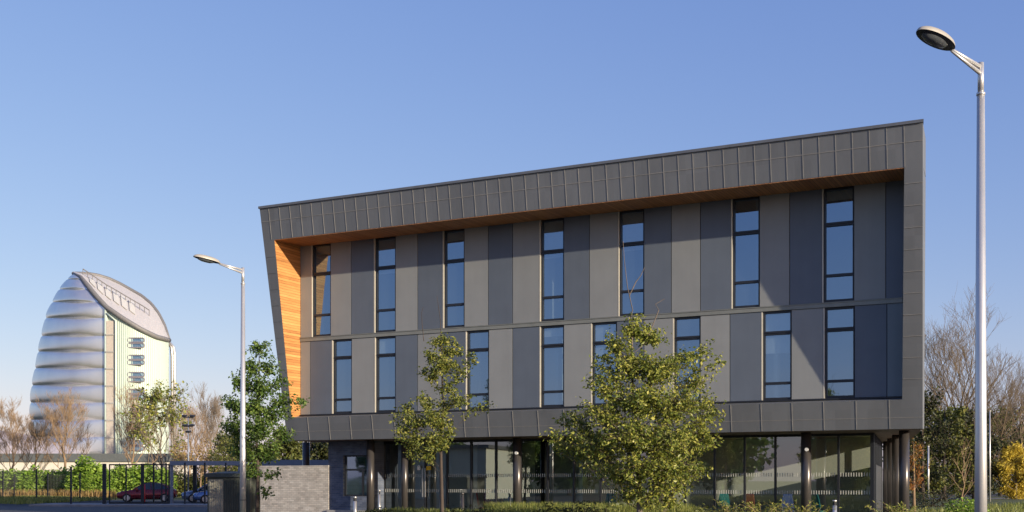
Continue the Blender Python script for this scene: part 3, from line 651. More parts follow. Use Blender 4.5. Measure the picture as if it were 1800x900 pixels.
# right-hand trees
bare_tree('large_bare_tree',1688,105,13.2,.66,'very large spreading bare tree behind the right lamp post',m=BARKB,seed=21,levels=6,r0=.38,leafn=9000,leafm=L_MG,leafsize=.2,nb=5,crown0=.08,limb=.50,dens=1.6,up=.42,leafz=.62)
bare_tree('large_bare_tree',1795,112,11.8,.62,'large bare tree at the right edge of the photo',m=BARKB,seed=23,levels=6,r0=.32,leafn=5000,leafm=L_MG,leafsize=.2,nb=5,leafz=.6,crown0=.12,limb=.46)
def mass(name,px,D,h,w,label,leafm,barkm,n,ls,seed,cat='tree',group=None,z0=.25,asp=.55):
    r=random.Random(seed); cl=[]; k=FPX/D
    for i in range(9):
        zz=h*(z0+(1-z0)*(i+.5)/9*.86); ww=w*(.55+.45*sin(pi*min(1,(i+1.5)/9)))
        cl.append((px+r.uniform(-1,1)*ww*.32*k, HZ-(zz-CH)*k, ww*.36*k, h*.13*k, r.uniform(-1,1)*w*.2, n//9))
        cl.append((px+r.choice((-1,1))*ww*.3*k, HZ-(zz-CH)*k, ww*.24*k, h*.10*k, r.uniform(-1,1)*w*.25, n//18))
    return foliage_tree(name,D,px,h*.02+.02,(px,HZ-(h*.9-CH)*k),cl,ls,leafm,barkm,label,cat,group,seed,asp=asp,dens=2.2)
G2='leafy trees behind the right end of the office'
mass('leafy_tree',1622,92,9.2,6,'dark olive tree directly against the right end of the office',L_DK,BARKD,1900,.26,31,group=G2)
mass('leafy_tree',1660,98,8.8,7,'olive green tree under the large bare tree, left of the lamp post',L_MG,BARKD,2200,.26,32,group=G2,z0=.1)
mass('leafy_tree',1712,100,8.6,7,'dark green tree right behind the right lamp post',L_DK,BARKD,2000,.26,33,group=G2,z0=.1)
mass('leafy_tree',1758,118,10.0,8,'dark tree behind the yellow willow',L_DK,BARKD,1500,.28,34,group=G2)
mass('leafy_tree',1700,135,8.5,9,'dull green tree furthest back behind the right lamp post',L_DK,BARKD,1600,.34,36,group=G2,z0=.05)
mass('leafy_tree',1640,130,8,9,'dull green tree far back between the office and the lamp post',L_DK,BARKD,1600,.34,37,group=G2,z0=.05)
mass('leafy_tree',1810,130,9,8,'dull green tree far back at the right edge',L_DK,BARKD,1400,.34,38,group=G2,z0=.05)
mass('yellow_willow',1786,100,5.2,3.8,'bright yellow willow right of the lamp post',L_YE,BARK,4200,.22,35,z0=.05,asp=.35)
mass('young_tree',1607,60,3.9,1.7,'thin young tree with orange leaves beside the office corner',L_OR,BARKW,170,.14,39,z0=.35)
bare_tree('sapling',1693,48,4.6,.45,'thin bare sapling just left of the right lamp post',m=BARKW,seed=40,r0=.042,levels=3,leafn=0,crown0=.3,nb=3,thin=1.0,up=.6,limb=.26)

# trees under the soffit gap and far treeline
G3='distant trees closing the horizon'
for i,(px,D,h,w,lm,lb) in enumerate([(500,85,5.2,4,L_OL,'autumn tree glimpsed over the brick wall next to the alder'),(545,90,4.8,5,L_DK,'dark tree glimpsed over the brick wall beside the slim column'),(585,90,4.5,5,L_DK,'dark tree seen through the gap left of the blue brick'),
    (410,120,6.5,6,L_OL,'olive tree behind the green kiosk'),(445,125,6.0,7,L_DK,'dark tree far behind the alder trunk')]):
    mass('background_tree',px,D,h*1.15,w*1.1,lb,lm,BARKD,1900,.26,50+i,group=G3,z0=.08)
for i,(X,Y,h) in enumerate([(-85,260,9),(-60,270,8),(-40,260,9),(-20,280,8),(90,190,9),(110,200,10),(135,190,9),(-130,240,9)]):
    px=900+X/Y*FPX
    mass('background_tree',px,Y,h,16,'low dark tree on the far skyline',L_DK,BARKD,500,.9,70+i,group='far skyline trees',z0=.02)
# unseen pale hall, added behind the camera to brighten the glass reflection
t=empty('reflection_hall',(-50,6,0),radians(52),'pale hall added for its reflection in the left ground floor glazing','building')
b=MB(); b.box(-8,8,0,9,0,4.4); b.build('wall',WHITE,t)
b=MB(); b.box(-8.3,8.3,-.3,9.3,4.4,4.7); b.build('roof',COPING,t)
# unseen trees invented behind the camera, only for reflections in the glass
for i,(X,Y,h,w) in enumerate([(-58,-8,9,12),(-66,6,8,12),(-52,-24,10,13),(-44,-38,9,12),(-34,-50,10,13),(-72,20,8,12),(-24,-60,9,12)]):
    r=random.Random(90+i); t=empty('reflection_tree',(X,Y,0),0,'broad tree added to be reflected in the ground floor glass','tree','trees added for the glazing reflections')
    b=MB(); b.tube([(0,0,0),(.2,0,h*.5),(0,.1,h*.8)],[.3,.2,.06],8); b.build('trunk',BARKD,t)
    b=MB()
    for k in range(3800):
        v=Vector((r.gauss(0,1),r.gauss(0,1),r.gauss(0,1))).normalized()*r.uniform(.5,1.05)
        b.leaf(Vector((v.x*w*.5,v.y*w*.4,h*.55+v.z*h*.45)),.7,r,asp=.7)
    b.build('leaves',L_G,t)

# ------------------------------------------------------------------ hedge, shrubs, grasses
def blobs(name, blist, n, ls, leafm, label, cat, seed, group=None, off=None, asp=.5, stem=BARKD):
    r=random.Random(seed); b=MB(); core=MB()
    off=off or (blist[0][0],blist[0][1],0)
    tot=sum(q[3]*q[5] for q in blist)
    for (x,y,z,rx,ry,rz) in blist:
        for k in range(int(n*rx*rz/tot)):
            v=Vector((r.gauss(0,1),r.gauss(0,1),r.gauss(0,1))).normalized()*(r.random()**.35)
            nz=1+.28*noise.noise(Vector((x+v.x*rx,y+v.y*ry,z+v.z*rz))*.9+Vector((seed,0,0)))
            p=Vector((x+v.x*rx*nz,y+v.y*ry*nz,z+v.z*rz*nz))
            if p.z<.02: p.z=r.uniform(.02,.2)
            b.leaf(p,ls,r,asp=asp,droop=-.1)
        for k in range(int(5+rx*3)):
            e=Vector((x+r.uniform(-.7,.7)*rx,y+r.uniform(-.6,.6)*ry,z+r.uniform(0,.7)*rz)); core.tube([(x+r.uniform(-.3,.3)*rx,y,0),tuple(e)],[.03*rx**.3,.01],4)
    t=empty(name,off,0,label,cat,group)
    b.build('leaves',leafm,t,off=off); core.build('stems',stem,t,off=off); return t
D=108
bl=[]
rr=random.Random(5)
for px in range(-60,135,14): bl.append((gx(px,D),D+rr.uniform(-1,1),.95+.25,1.0,1.0,1.45+rr.uniform(-.15,.25)))
blobs('laurel_hedge',bl,15000,.32,L_LAUR,'long bright green laurel hedge behind the black fence on the left','hedge',6)
blobs('laurel_bush',[(gx(150,105),105,1.7,1.5,1.3,2.0),(gx(172,105),105.5,1.4,1.3,1.2,1.8),(gx(135,105),104.6,1.1,1.0,1,1.3)],7000,.32,L_LAUR,'tall bright green laurel bush left of the black gate','bush',7)
bl=[]
for px in range(190,300,13): bl.append((gx(px,D),D+rr.uniform(-1,1),1.3,1.0,1.0,1.6+rr.uniform(-.2,.3)))
blobs('laurel_hedge',bl,12000,.32,L_LAUR,'green laurel hedge seen through the black gate behind the red car','hedge',8)
bl=[(gx(px,112),112,1.1,1.3,1.1,1.3+rr.uniform(0,.4)) for px in range(300,420,16)]
blobs('scrub_hedge',bl,9000,.24,L_OL,'olive brown scrub behind the bike shelter','hedge',9)
def grass(name,pts,n,h,leafm,kind,seed,w=.02,spread=.3,cat=None,label=None,zf=None):
    r=random.Random(seed); b=MB()
    for i in range(n):
        (x0,y0),(x1,y1),dep=r.choice(pts); q=r.random(); x=x0+(x1-x0)*q; y=y0+(y1-y0)*q+r.uniform(-dep,dep); z=zf(x,y) if zf else 0
        hh=h*r.uniform(.5,1.25); a=r.uniform(0,2*pi); d=Vector((cos(a),sin(a),0)); l=r.uniform(0,spread)*hh
        s=Vector((-d.y,d.x,0))*w*r.uniform(.6,1.3); p=Vector((x,y,z)); m1=p+d*l*.35+Vector((0,0,hh*.6)); tp=p+d*l+Vector((0,0,hh))
        k=len(b.v); b.v+=[tuple(p-s),tuple(p+s),tuple(m1+s*.7),tuple(m1-s*.7),tuple(tp)]
        b.f+=[(k,k+1,k+2,k+3),(k+3,k+2,k+4)]; b.m+=[0,0]
    o=b.build(name,leafm); o['kind']=kind
    if label: o['label']=label
    if cat: o['category']=cat
    return o
grass('dry_grass',[((gx(-20,103),103),(gx(200,102),102),.8)],2600,.75,L_DRY,'stuff',3,w=.035,label='straw coloured dry grass along the foot of the laurel hedge',cat='grass')
grass('verge_grass',[((gx(-20,92),92),(gx(130,80),80),9)],9000,.22,L_GR,'stuff',4,w=.03,label='short rough grass on the verge before the black fence',cat='grass',zf=lambda x,y:.13)
# planted mound in front of the office
def mz(x,y):
    # bed follows the facade a few metres in front of it
    dx,dy=x-12.23,y-36; s=-(dx*.897-dy*.4425); p=-(dx*.4425+dy*.897)
    e=max(0,1-((p-7.6)/3.4)**2)*max(0,min(1,(s+2)/4))*max(0,min(1,(19-s)/5))
    return .62*e**.8+ .05*noise.noise(Vector((x*.7,y*.7,0)))*e
b=MB(); n1,n2=60,16
for i in range(n1+1):
    for j in range(n2+1):
        s=-2.2+22*i/n1; p=4.0+7.2*j/n2; x=12.23-.897*s-.4425*p; y=36+.4425*s-.897*p; b.v.append((x,y,mz(x,y)+.006))
for i in range(n1):
    for j in range(n2): a=i*(n2+1)+j; b.f.append((a,a+1,a+n2+2,a+n2+1)); b.m.append(0)
o=b.build('planting_bed',GRASSG,smooth=True); o['kind']='structure'
def fw(s,p): return (12.23-.897*s-.4425*p, 36+.4425*s-.897*p)
grass('lawn_grass',[(fw(4.2,7.9),fw(10.6,7.9),2.2)],15000,.34,L_GR,'stuff',5,w=.012,spread=.5,label='tall sunlit grass on the planted bank before the office',cat='grass',zf=mz)
grass('short_grass',[(fw(10.6,7.0),fw(19,7.0),2.4),(fw(-2,6.5),fw(4.2,7),2)],12000,.16,L_GR,'stuff',15,w=.012,spread=.6,label='short grass and weeds between the low shrubs before the office',cat='grass',zf=mz)
grass('right_grass',[((14,30),(32,58),5),((20,50),(50,90),8)],16000,.28,L_GR,'stuff',6,w=.02,spread=.5,label='rough green grass right of the office beside the path',cat='grass')
sh=[(668,33,.9,.5,L_DK,'small dark shrub right of the slim column by the entrance'),(690,33,.8,.45,L_OL,'low olive shrub below the slim tree on its left'),(735,31,.85,.6,L_DK,'low dark shrub at the foot of the slim tree'),
    (815,31,.95,.75,L_DK,'wide dark shrub left of the red chairs'),(850,31,.85,.6,L_DK,'dark shrub in front of the red chairs'),(893,31,.8,.4,L_OL,'small olive shrub at the middle column'),(975,30,1.0,.6,L_DK,'dark shrub right of the middle column'),
    (1022,30,1.12,.7,L_DK,'tall dark shrub left of the bushy tree trunk'),(1060,30,1.0,.5,L_OL,'olive shrub close to the bushy tree trunk'),(1235,29,.95,.45,L_OL,'small olive shrub right of the bushy tree')]
for i,(px,D,h,w,m,lb) in enumerate(sh):
    x=gx(px,D); z=mz(x,D)
    blobs('shrub',[(x,D,h*.6,w,.5,h*.42),(x+w*.4,D,h*.5,w*.6,.4,h*.35),(x-w*.5,D+.1,h*.5,w*.6,.4,h*.38)],900,.085,m,lb,'shrub',100+i,'low shrubs in the planted bed',asp=.4)
def fern(px,D,h,n,label,seed,m=L_YG):
    r=random.Random(seed); x=gx(px,D); t=empty('arching_shrub',(x,D,0),0,label,'shrub','arching shrubs before the right glazing'); b=MB(); st=MB()
    for i in range(n):
        a=r.uniform(0,2*pi); l=r.uniform(.25,.75); hh=h*r.uniform(.75,1.12); pts=[Vector((cos(a)*l*q*q,sin(a)*l*q*q,hh*(q*1.35-.35*q*q*q))) for q in (0,.25,.5,.75,1)]
        st.tube(pts,[.008,.007,.005,.004,.002],3,cap=False)
        for j in range(34):
            q=r.uniform(.25,1)*4; i0=min(int(q),3); b.leaf(pts[i0].lerp(pts[i0+1],q-i0),.07,r,asp=.32,droop=-.4)
    b.build('leaves',m,t); st.build('stems',BARKW,t); return t
for i,(px,D,h) in enumerate([(1262,31,.92),(1285,31,1.0),(1312,31,.95),(1340,30,1.0),(1372,30.5,.98),(1402,30,1.0),(1432,30,.9),(1560,29,.92),(1585,29,1.0),(1600,30,.95)]):
    fern(px,D,h,16,['yellow-green arching shrub beside the bushy tree, leftmost of the low row','arching shrub under the second mullion right of the bushy tree','arching shrub under the middle of the sunlit wall patches','arching shrub left of the right front column, before the maroon chair','arching shrub directly left of the right front column','arching shrub at the foot of the right front column','small arching shrub right of the right front column','arching shrub left of the corner columns','tall arching shrub at the foot of the corner columns','arching shrub right of the corner columns'][i],200+i)
# small green bush by the sapling
blobs('shrub',[(gx(1690,46),46,.45,.8,.6,.5),(gx(1712,46),46,.4,.6,.5,.45)],1300,.11,L_LAUR,'bright green low shrub around the bare sapling','shrub',301)
blobs('shrub',[(gx(1640,70),70,.5,2.2,1,.55),(gx(1605,66),66,.4,1.4,1,.5)],1500,.13,L_DK,'dark ground shrub beyond the path right of the office','shrub',302)

# ------------------------------------------------------------------ silver tower
TD=220.0
def TX(zx): return ((40+zx*.378)-900)/FPX*TD
def TZ(zy): return CH+(HZ-(460+zy*.378))/FPX*TD
def PT(zx,y,zy): # point of the tower at depth y
    return (((40+zx*.378)-900)/FPX*y, y, CH+(HZ-(460+zy*.378))/FPX*y)
TR=empty('silver_tower',(TX(390),TD,0),0,'tall tapering tower with stacked silver pillow cladding and pale green side','tower')
off=(TX(390),TD,0)
SILV=mat('silver_foil',(.74,.735,.72),rough=.36,metal=.82,var=.07,scale=.35,stretch=(1,1,.3),bump=.08,bscale=1.0,rvar=.06)
GREENC=mat('pale_green_cladding',(.52,.61,.53),rough=.45,var=.05,scale=.5,stretch=(4,4,.2))
PINK=mat('stair_glazing',(.47,.42,.36),rough=.4,var=.1)
ROOFM=mat('tower_roof',(.48,.46,.45),rough=.6,var=.12)
BANDM=mat('tower_band',(.17,.165,.165),rough=.6,var=.1)
prof=[(895,40),(760,31),(690,30),(615,34),(550,43),(480,57),(400,71),(320,88),(240,108),(180,137),(125,167),(80,205),(55,236)]   # zy, left x
def interp(tab,v):
    for (a,b_),(c,d) in zip(tab[:-1],tab[1:]):
        if min(a,c)<=v<=max(a,c): return b_+(d-b_)*(v-a)/(c-a)
    return tab[0][1] if abs(v-tab[0][0])<abs(v-tab[-1][0]) else tab[-1][1]
front=[(236,55),(270,72),(300,110),(345,165),(390,213),(470,268),(550,316),(620,350),(680,366)]     # zx, zy of near roof edge
far=[(236,55),(300,56),(350,64),(400,79),(450,102),(500,130),(550,158),(595,195),(630,240),(660,300),(680,366)]
def inv(tab,y):
    for (a,b_),(c,d) in zip(tab[:-1],tab[1:]):
        if min(b_,d)<=y<=max(b_,d) and b_!=d: return a+(c-a)*(y-b_)/(d-b_)
    return tab[-1][0]
val=[930,895,815,735,655,575,495,418,345,262,188,128,80,57]
BD=11.0
def bdep(zx):   # half depth of the oval at zx
    return BD*sqrt(max(.0,1-((zx-457)/224.)**2))
b=MB()
na=30
for li in range(len(val)-1):
    y0,y1=val[li],val[li+1]; ns=9; base=len(b.v)
    for k in range(ns+1):
        t=k/ns; zy=y0+(y1-y0)*t; bul=sqrt(max(0,1-(2*t-1)**2))**.8
        xR=386 if zy>=213 else min(386,inv(front,zy))
        xl=interp(prof,zy)+ (1-bul)*8
        for i in range(na+1):
            th=pi*i/na; e=min(1.0,sin(th)*2.2)
            cx=xR; x=cx-(cx-xl)*sin(th)**.9
            bb=bdep(min(386,xR))+ bul*.9*(e)
            y=-bb*cos(th)
            b.v.append(PT(x,TD+y,zy))
    for k in range(ns):
        for i in range(na):
            a=base+k*(na+1)+i; b.f.append((a,a+na+1,a+na+2,a+1)); b.m.append(0)
b.build('pillow_cladding',SILV,TR,smooth=True,off=off)
# green side: vertical wall along the front of the oval from the seam to the right tip, then round the back
def ystrip(xs,side): return [(x,side*bdep(x)) for x in xs]
b=MB()
xs=[387+ (680-387)*sin(pi/2*i/24) for i in range(25)]
def zr(x,side): return interp(front if side<0 else far,x)
def W2(x,side,d=0): 
    y=TD+side*bdep(x)-d; return (((40+x*.378)-900)/FPX*y, y)
def ZZ(zy,y): return PT(0,y,zy)[2]
for side in (-1,1):
    for x0,x1 in zip(xs[:-1],xs[1:]):
        a=W2(x0,side); c=W2(x1,side)
        b.quad((*a,0),(*c,0),(*c,ZZ(zr(x1,side),c[1])),(*a,ZZ(zr(x0,side),a[1])))
b.build('green_cladding',GREENC,TR,off=off)
b=MB(); x=396
while x<676:
    a=W2(x,-1,.03); b.box(a[0]-.04,a[0]+.04,a[1]-.06,a[1]+.05,0,ZZ(zr(x,-1),a[1])-.3); x+=9.5
b.build('cladding_ribs',GREENC,TR,off=off)
b=MB(); xs2=[236+ (680-236)*i/40 for i in range(41)]
def RP(x,f,up=0):
    y=TD-bdep(x)+2*bdep(x)*f; p=PT(x,y,zr(x,-1)*(1-f)+zr(x,1)*f); return (p[0],p[1],p[2]+.5*sin(pi*f)-.1+up)
for x0,x1 in zip(xs2[:-1],xs2[1:]):
    for q in range(6): b.quad(RP(x0,q/6),RP(x1,q/6),RP(x1,(q+1)/6),RP(x0,(q+1)/6))
b.build('roof',ROOFM,TR,smooth=True,off=off)
b=MB()
b.tube([PT(x,TD-bdep(x)-.35,zr(x,-1)-1) for x in xs2],[.2+.25*min(1,i/6) for i in range(41)],8); b.tube([PT(x,TD+bdep(x),zr(x,1)) for x in xs2],.38,8)
b.build('roof_rim',BANDM,TR,smooth=True,off=off)
b=MB()
for x in (325,362,399,436,473,510):
    P=[RP(x-13,.30,.1),RP(x+13,.27,.1),RP(x+9,.60,.1),RP(x-17,.58,.1)]
    b.hexa(P+[(p[0],p[1],p[2]+.15) for i,p in enumerate(P)])
b.build('roof_light',mat('rooflight',(.6,.58,.52),.4,var=.05),TR,off=off)
b=MB(); pts=[RP(x,.5,1.1) for x in range(280,610,22)]
b.tube(pts,.11,6)
for p in pts: b.tube([p,(p[0],p[1],p[2]-1.1)],.07,5)
b.build('roof_walkway',BANDM,TR,off=off)
b=MB(); a=W2(387,-1,.25); b.tube([(*a,0),(*a,ZZ(215,a[1]))],.34,8); c=W2(433,-1,.3); d=W2(390,-1,.5); b.tube([(*c,0),(*c,ZZ(275,c[1])),(*d,ZZ(240,d[1]))],.2,8); b.build('seam_post',GREENC,TR,smooth=True,off=off)
b=MB(); a=W2(393,-1); c=W2(430,-1); yy=min(a[1],c[1])-.12; b.box(a[0],c[0],yy,yy+.5,0,ZZ(275,yy)); b.build('stair_screen',PINK,TR,off=off)
b=MB()
for zy in (340,420,498,578,658,738,818): b.box(a[0]-.1,c[0]+.1,yy-.14,yy-.002,ZZ(zy,yy)-.13,ZZ(zy,yy)+.13)
b.build('stair_transom',CONC,TR,off=off)
CAPM=mat('capsule_rim',(.22,.21,.24),rough=.4,var=.1)
yc=W2(527,-1,.25)
for zy in (365,390,445,469,525,549,604,629,683,709,762,787,842,868):
    w=empty('capsule_window',(yc[0]-off[0],yc[1]-off[1],ZZ(zy,yc[1]))); w.parent=TR
    b=MB(); hw=1.15
    ring=[]
    for i in range(20):
        a=2*pi*i/20; ring.append(((hw if cos(a)>0 else -hw)+.38*cos(a),.38*sin(a)))
    pts=[Vector((q[0],-.1,q[1])) for q in ring]; pts.append(pts[0]); b.tube(pts,.13,6); b.build('frame',CAPM,w,smooth=True)
    b=MB(); b.quad(*[(q[0],-.05,q[1]) for q in ring]); b.build('pane',GLASS,w)
b=MB()
for zx in (695,706): b.tube([(TX(zx),TD,0),(TX(zx),TD,TZ(440)),(TX(zx-4),TD,TZ(400)),(TX(680),TD,TZ(375))],.3,8)
b.build('exhaust_pipe',GALV,TR,smooth=True,off=off)
# domed low building at its foot
DR=empty('domed_building',(gx(60,200),200,0),0,'low pale domed building at the foot of the silver tower','building')
offd=(gx(60,200),200,0)
MAUV=mat('dome_skin',(.40,.37,.41),rough=.5,var=.08)
b=MB(); n=26
xa_,xb_=gx(-260,200),gx(120,200)
for i in range(n+1):
    for j in range(9):
        q=i/n; x=xa_+(xb_-xa_)*q; a=pi*j/8; z=TZ(0)*0+ (6.2 + 4.6*max(0,sin(pi*q))**.75*sin(a)**.9); b.v.append((x,206-6*cos(a),z))
for i in range(n):
    for j in range(8): k=i*9+j; b.f.append((k,k+1,k+10,k+9)); b.m.append(0)
b.build('dome_roof',MAUV,DR,smooth=True,off=offd)
b=MB(); b.box(xa_,gx(310,200),199.6,212,0,4.9); b.build('wall',mat('cream_wall',(.62,.58,.50),.8,var=.05),DR,off=offd)
b=MB(); b.box(xa_-.3,gx(312,200),199.2,212.4,4.9,6.3); b.build('roof_band',mat('roof_band_grey',(.10,.11,.11),.6),DR,off=offd)

# ------------------------------------------------------------------ fences, gate, shelter, mast, kiosk
def fence(name,pts,h,label,n_rail=7,group='black mesh fences on the left'):
    t=empty(name,(pts[0][0],pts[0][1],0),0,label,'fence',group); o0=(pts[0][0],pts[0][1],0)
    for x,y in pts:
        b=MB(); b.box(x-.045,x+.045,y-.045,y+.045,0,h); b.build('post',BLACKM,t,off=o0)
    for (x0,y0),(x1,y1) in zip(pts[:-1],pts[1:]):
        b=MB()
        for i in range(n_rail): z=.15+(h-.3)*i/(n_rail-1); b.tube([(x0,y0,z),(x1,y1,z)],.004,3)
        L=sqrt((x1-x0)**2+(y1-y0)**2); k=int(L/.2)
        for i in range(1,k): q=i/k; b.tube([(x0+(x1-x0)*q,y0+(y1-y0)*q,.1),(x0+(x1-x0)*q,y0+(y1-y0)*q,h-.1)],.0025,3)
        b.build('mesh_panel',BLACKM,t,off=o0)
fence('mesh_fence',[(gx(px,D),D) for px,D in ((-62,116),(-2,102),(5,100),(64,87),(125,73))],2.5,'nearer black mesh fence with tall posts on the far left')
fence('mesh_fence',[(gx(px,D),D) for px,D in ((-35,108),(25,102),(84,96),(140.5,86),(183,80))],2.2,'farther black mesh fence right in front of the laurel hedge')
fence('mesh_fence',[(gx(px,D),D) for px,D in ((270,74),(292,76),(325,73),(360,73),(397,73),(440,73))],2.75,'black mesh fence with tall posts in front of the parked cars')
t=empty('sliding_gate',(gx(183.5,73),73,0),0,'black framed sliding gate with open bars in front of the red car','gate'); o0=(gx(183.5,73),73,0)
x0,x1=gx(191,73),gx(296,73)
for px,w in ((183.5,.1),(250.5,.08)):
    b=MB(); x=gx(px,73); b.box(x-w,x+w,72.9,73.1,0,2.68); b.build('gate_post',BLACKM,t,off=o0)
b=MB(); b.box(x0,x1,73.15,73.21,.12,.24); b.box(x0,x1,73.15,73.21,2.58,2.66)
for px in (191,220,248,283,296): x=gx(px,73); b.box(x-.035,x+.035,73.14,73.22,.1,2.66)
b.build('gate_frame',BLACKM,t,off=o0)
b=MB(); x=x0+.12
while x<x1: b.tube([(x,73.18,.24),(x,73.18,2.6)],.006,4); x+=.12
b.build('gate_bars',BLACKM,t,off=o0)
t=empty('bike_shelter',(gx(300,80),80,0),0,'blue-grey steel canopy frame standing over the parked cars','shelter'); o0=(gx(300,80),80,0)
b=MB(); b.box(gx(300,80),gx(428,80),79.8,80.2,2.66,2.97); b.build('front_beam',BLUESH,t,off=o0)
b=MB(); b.box(gx(300,80),gx(428,80),80.2,84,2.8,2.9); b.build('canopy_roof',BLUESH,t,off=o0)
for px in (302,421):
    b=MB(); x=gx(px,80); b.box(x-.09,x+.09,79.9,80.1,0,2.66); b.build('post',BLUESH,t,off=o0)
b=MB(); x=gx(316.5,80); b.box(x-.12,x+.12,83.6,83.9,0,2.8); b.build('post',BLACKM,t,off=o0)
# second shelter beam glimpsed above the brick wall
t=empty('flat_canopy',(gx(545,62),62,0),0,'dark blue flat canopy glimpsed over the pale brick wall','shelter'); o0=(gx(545,62),62,0)
b=MB(); b.box(gx(462,62),gx(580,62),61.8,64,2.4,2.72); b.build('canopy_roof',BLUESH,t,off=o0)
for px in (470,575):
    b=MB(); x=gx(px,62); b.box(x-.06,x+.06,62,62.12,0,2.4); b.build('post',BLUESH,t,off=o0)
# floodlight mast
D=92; t=empty('floodlight_mast',(gx(331,D),D,0),0,'thin mast with four black floodlights on crossarms behind the fence','light mast')
b=MB(); b.tube([(0,0,0),(0,0,6.75)],[.07,.045],10); b.build('pole',BLUESH,t,smooth=True)
b=MB(); b.box(-.4,.4,-.03,.03,6.62,6.68); b.box(-.35,.35,-.03,.03,5.9,5.95); b.build('crossarm',BLACKM,t)
for x,z in ((-.32,6.75),(.32,6.75),(-.28,6.0),(.28,6.0),(.0,5.5)):
    b=MB(); s=-1 if x<=0 else 1
    b.hexa([(x-.16,-.2,z-.08),(x+.16,-.2,z-.08),(x+.2,.1,z-.02),(x-.2,.1,z-.02),(x-.16,-.22,z+.06),(x+.16,-.22,z+.06),(x+.2,.12,z+.12),(x-.2,.12,z+.12)]); b.build('floodlight',BLACKM,t)
# kiosk
D=39; x0=gx(364,D); t=empty('electric_kiosk',(x0,D,0),radians(-4),'dark green ridged utility kiosk beside the left lamp post','utility kiosk')
wd=1.52; H=1.72
b=MB(); b.bevbox(0,wd,0,1.1,.08,H,.03)
for x in [.62+.08*i for i in range(11)]: b.box(x,x+.03,-.018,.001,.15,H-.1)
b.build('cabinet_body',KIOSK,t)
b=MB()
for i in range(6): b.box(.10+i*.075,.135+i*.075,-.03,.0,.2,H-.12)
b.box(.06,.56,-.012,-.001,.15,H-.07); b.build('louvre_door',KIOSKL,t)
b=MB(); b.hexa([(-.06,-.08,H),(wd+.06,-.08,H),(wd+.06,1.16,H),(-.06,1.16,H),(-.05,-.06,H+.13),(wd+.05,-.06,H+.13),(wd+.05,1.15,H+.13),(-.05,1.15,H+.13)])
b.hexa([(-.05,-.06,H+.13),(wd+.05,-.06,H+.13),(wd+.05,1.15,H+.13),(-.05,1.15,H+.13),(.5,.4,H+.2),(wd-.45,.4,H+.2),(wd-.45,.7,H+.2),(.5,.7,H+.2)])
b.build('roof',KIOSK,t)
b=MB(); b.box(-.03,wd+.03,-.03,1.13,0,.08); b.build('plinth',CONC,t)
# red post
D=78; t=empty('red_post',(gx(253.5,D),D,0),0,'thin red post with a white label by the gate','post')
b=MB(); b.tube([(0,0,0),(0,0,1.35)],[.07,.07],12); b.build('shaft',REDP,t,smooth=True)
b=MB(); b.box(-.09,-.02,-.09,-.05,.98,1.2); b.build('label_plate',WHITEP,t)
# bollards
def bollard(px,D,label,m=STEEL,h=1.05,r=.065):
    t=empty('bollard',(gx(px,D),D,0),0,label,'bollard','steel bollards before the office')
    b=MB(); b.tube([(0,0,0),(0,0,h-.16)],r,16); b.build('shaft',m,t,smooth=True)
    b=MB(); b.tube([(0,0,h-.16),(0,0,h-.06)],r*.8,12); b.build('lamp_slot',BACK,t)
    b=MB(); b.tube([(0,0,h-.06),(0,0,h-.01),(0,0,h)],[r,r,r*.85],16); b.build('cap',m,t,smooth=True)
    b=MB(); b.tube([(0,0,0),(0,0,.012)],r+.04,16); b.build('base_plate',m,t)
bollard(624,40,'steel bollard in front of the blue brick wall')
bollard(667,43,'slim steel bollard right of the left front column',h=1.25,r=.035)
bollard(1467,33,'steel bollard right of the right front column')
bollard(776,37,'dark slim bollard behind the slim tree',m=COLM,h=1.3,r=.06)
bollard(813,38,'dark slim bollard left of the first red chair',m=COLM,h=1.2,r=.055)
# right: white post & distant lamp
t=empty('marker_post',(gx(1632,78),78,0),0,'pale slim post between the office corner and the sapling','post')
b=MB(); b.tube([(0,0,0),(0,0,3.9)],.055,10); b.build('shaft',GALV,t,smooth=True)
b=MB(); b.tube([(0,0,3.9),(0,0,3.96)],.07,10); b.build('cap',GALV,t)
t=empty('distant_pole',(gx(1740,88),88,0),0,'thin pale pole just right of the right lamp post','pole')
b=MB(); b.tube([(0,0,0),(0,0,6.9)],[.07,.05],10); b.build('shaft',GALV,t,smooth=True)
b=MB(); b.tube([(0,0,6.9),(0,0,6.96)],.065,10); b.build('cap',GALV,t)

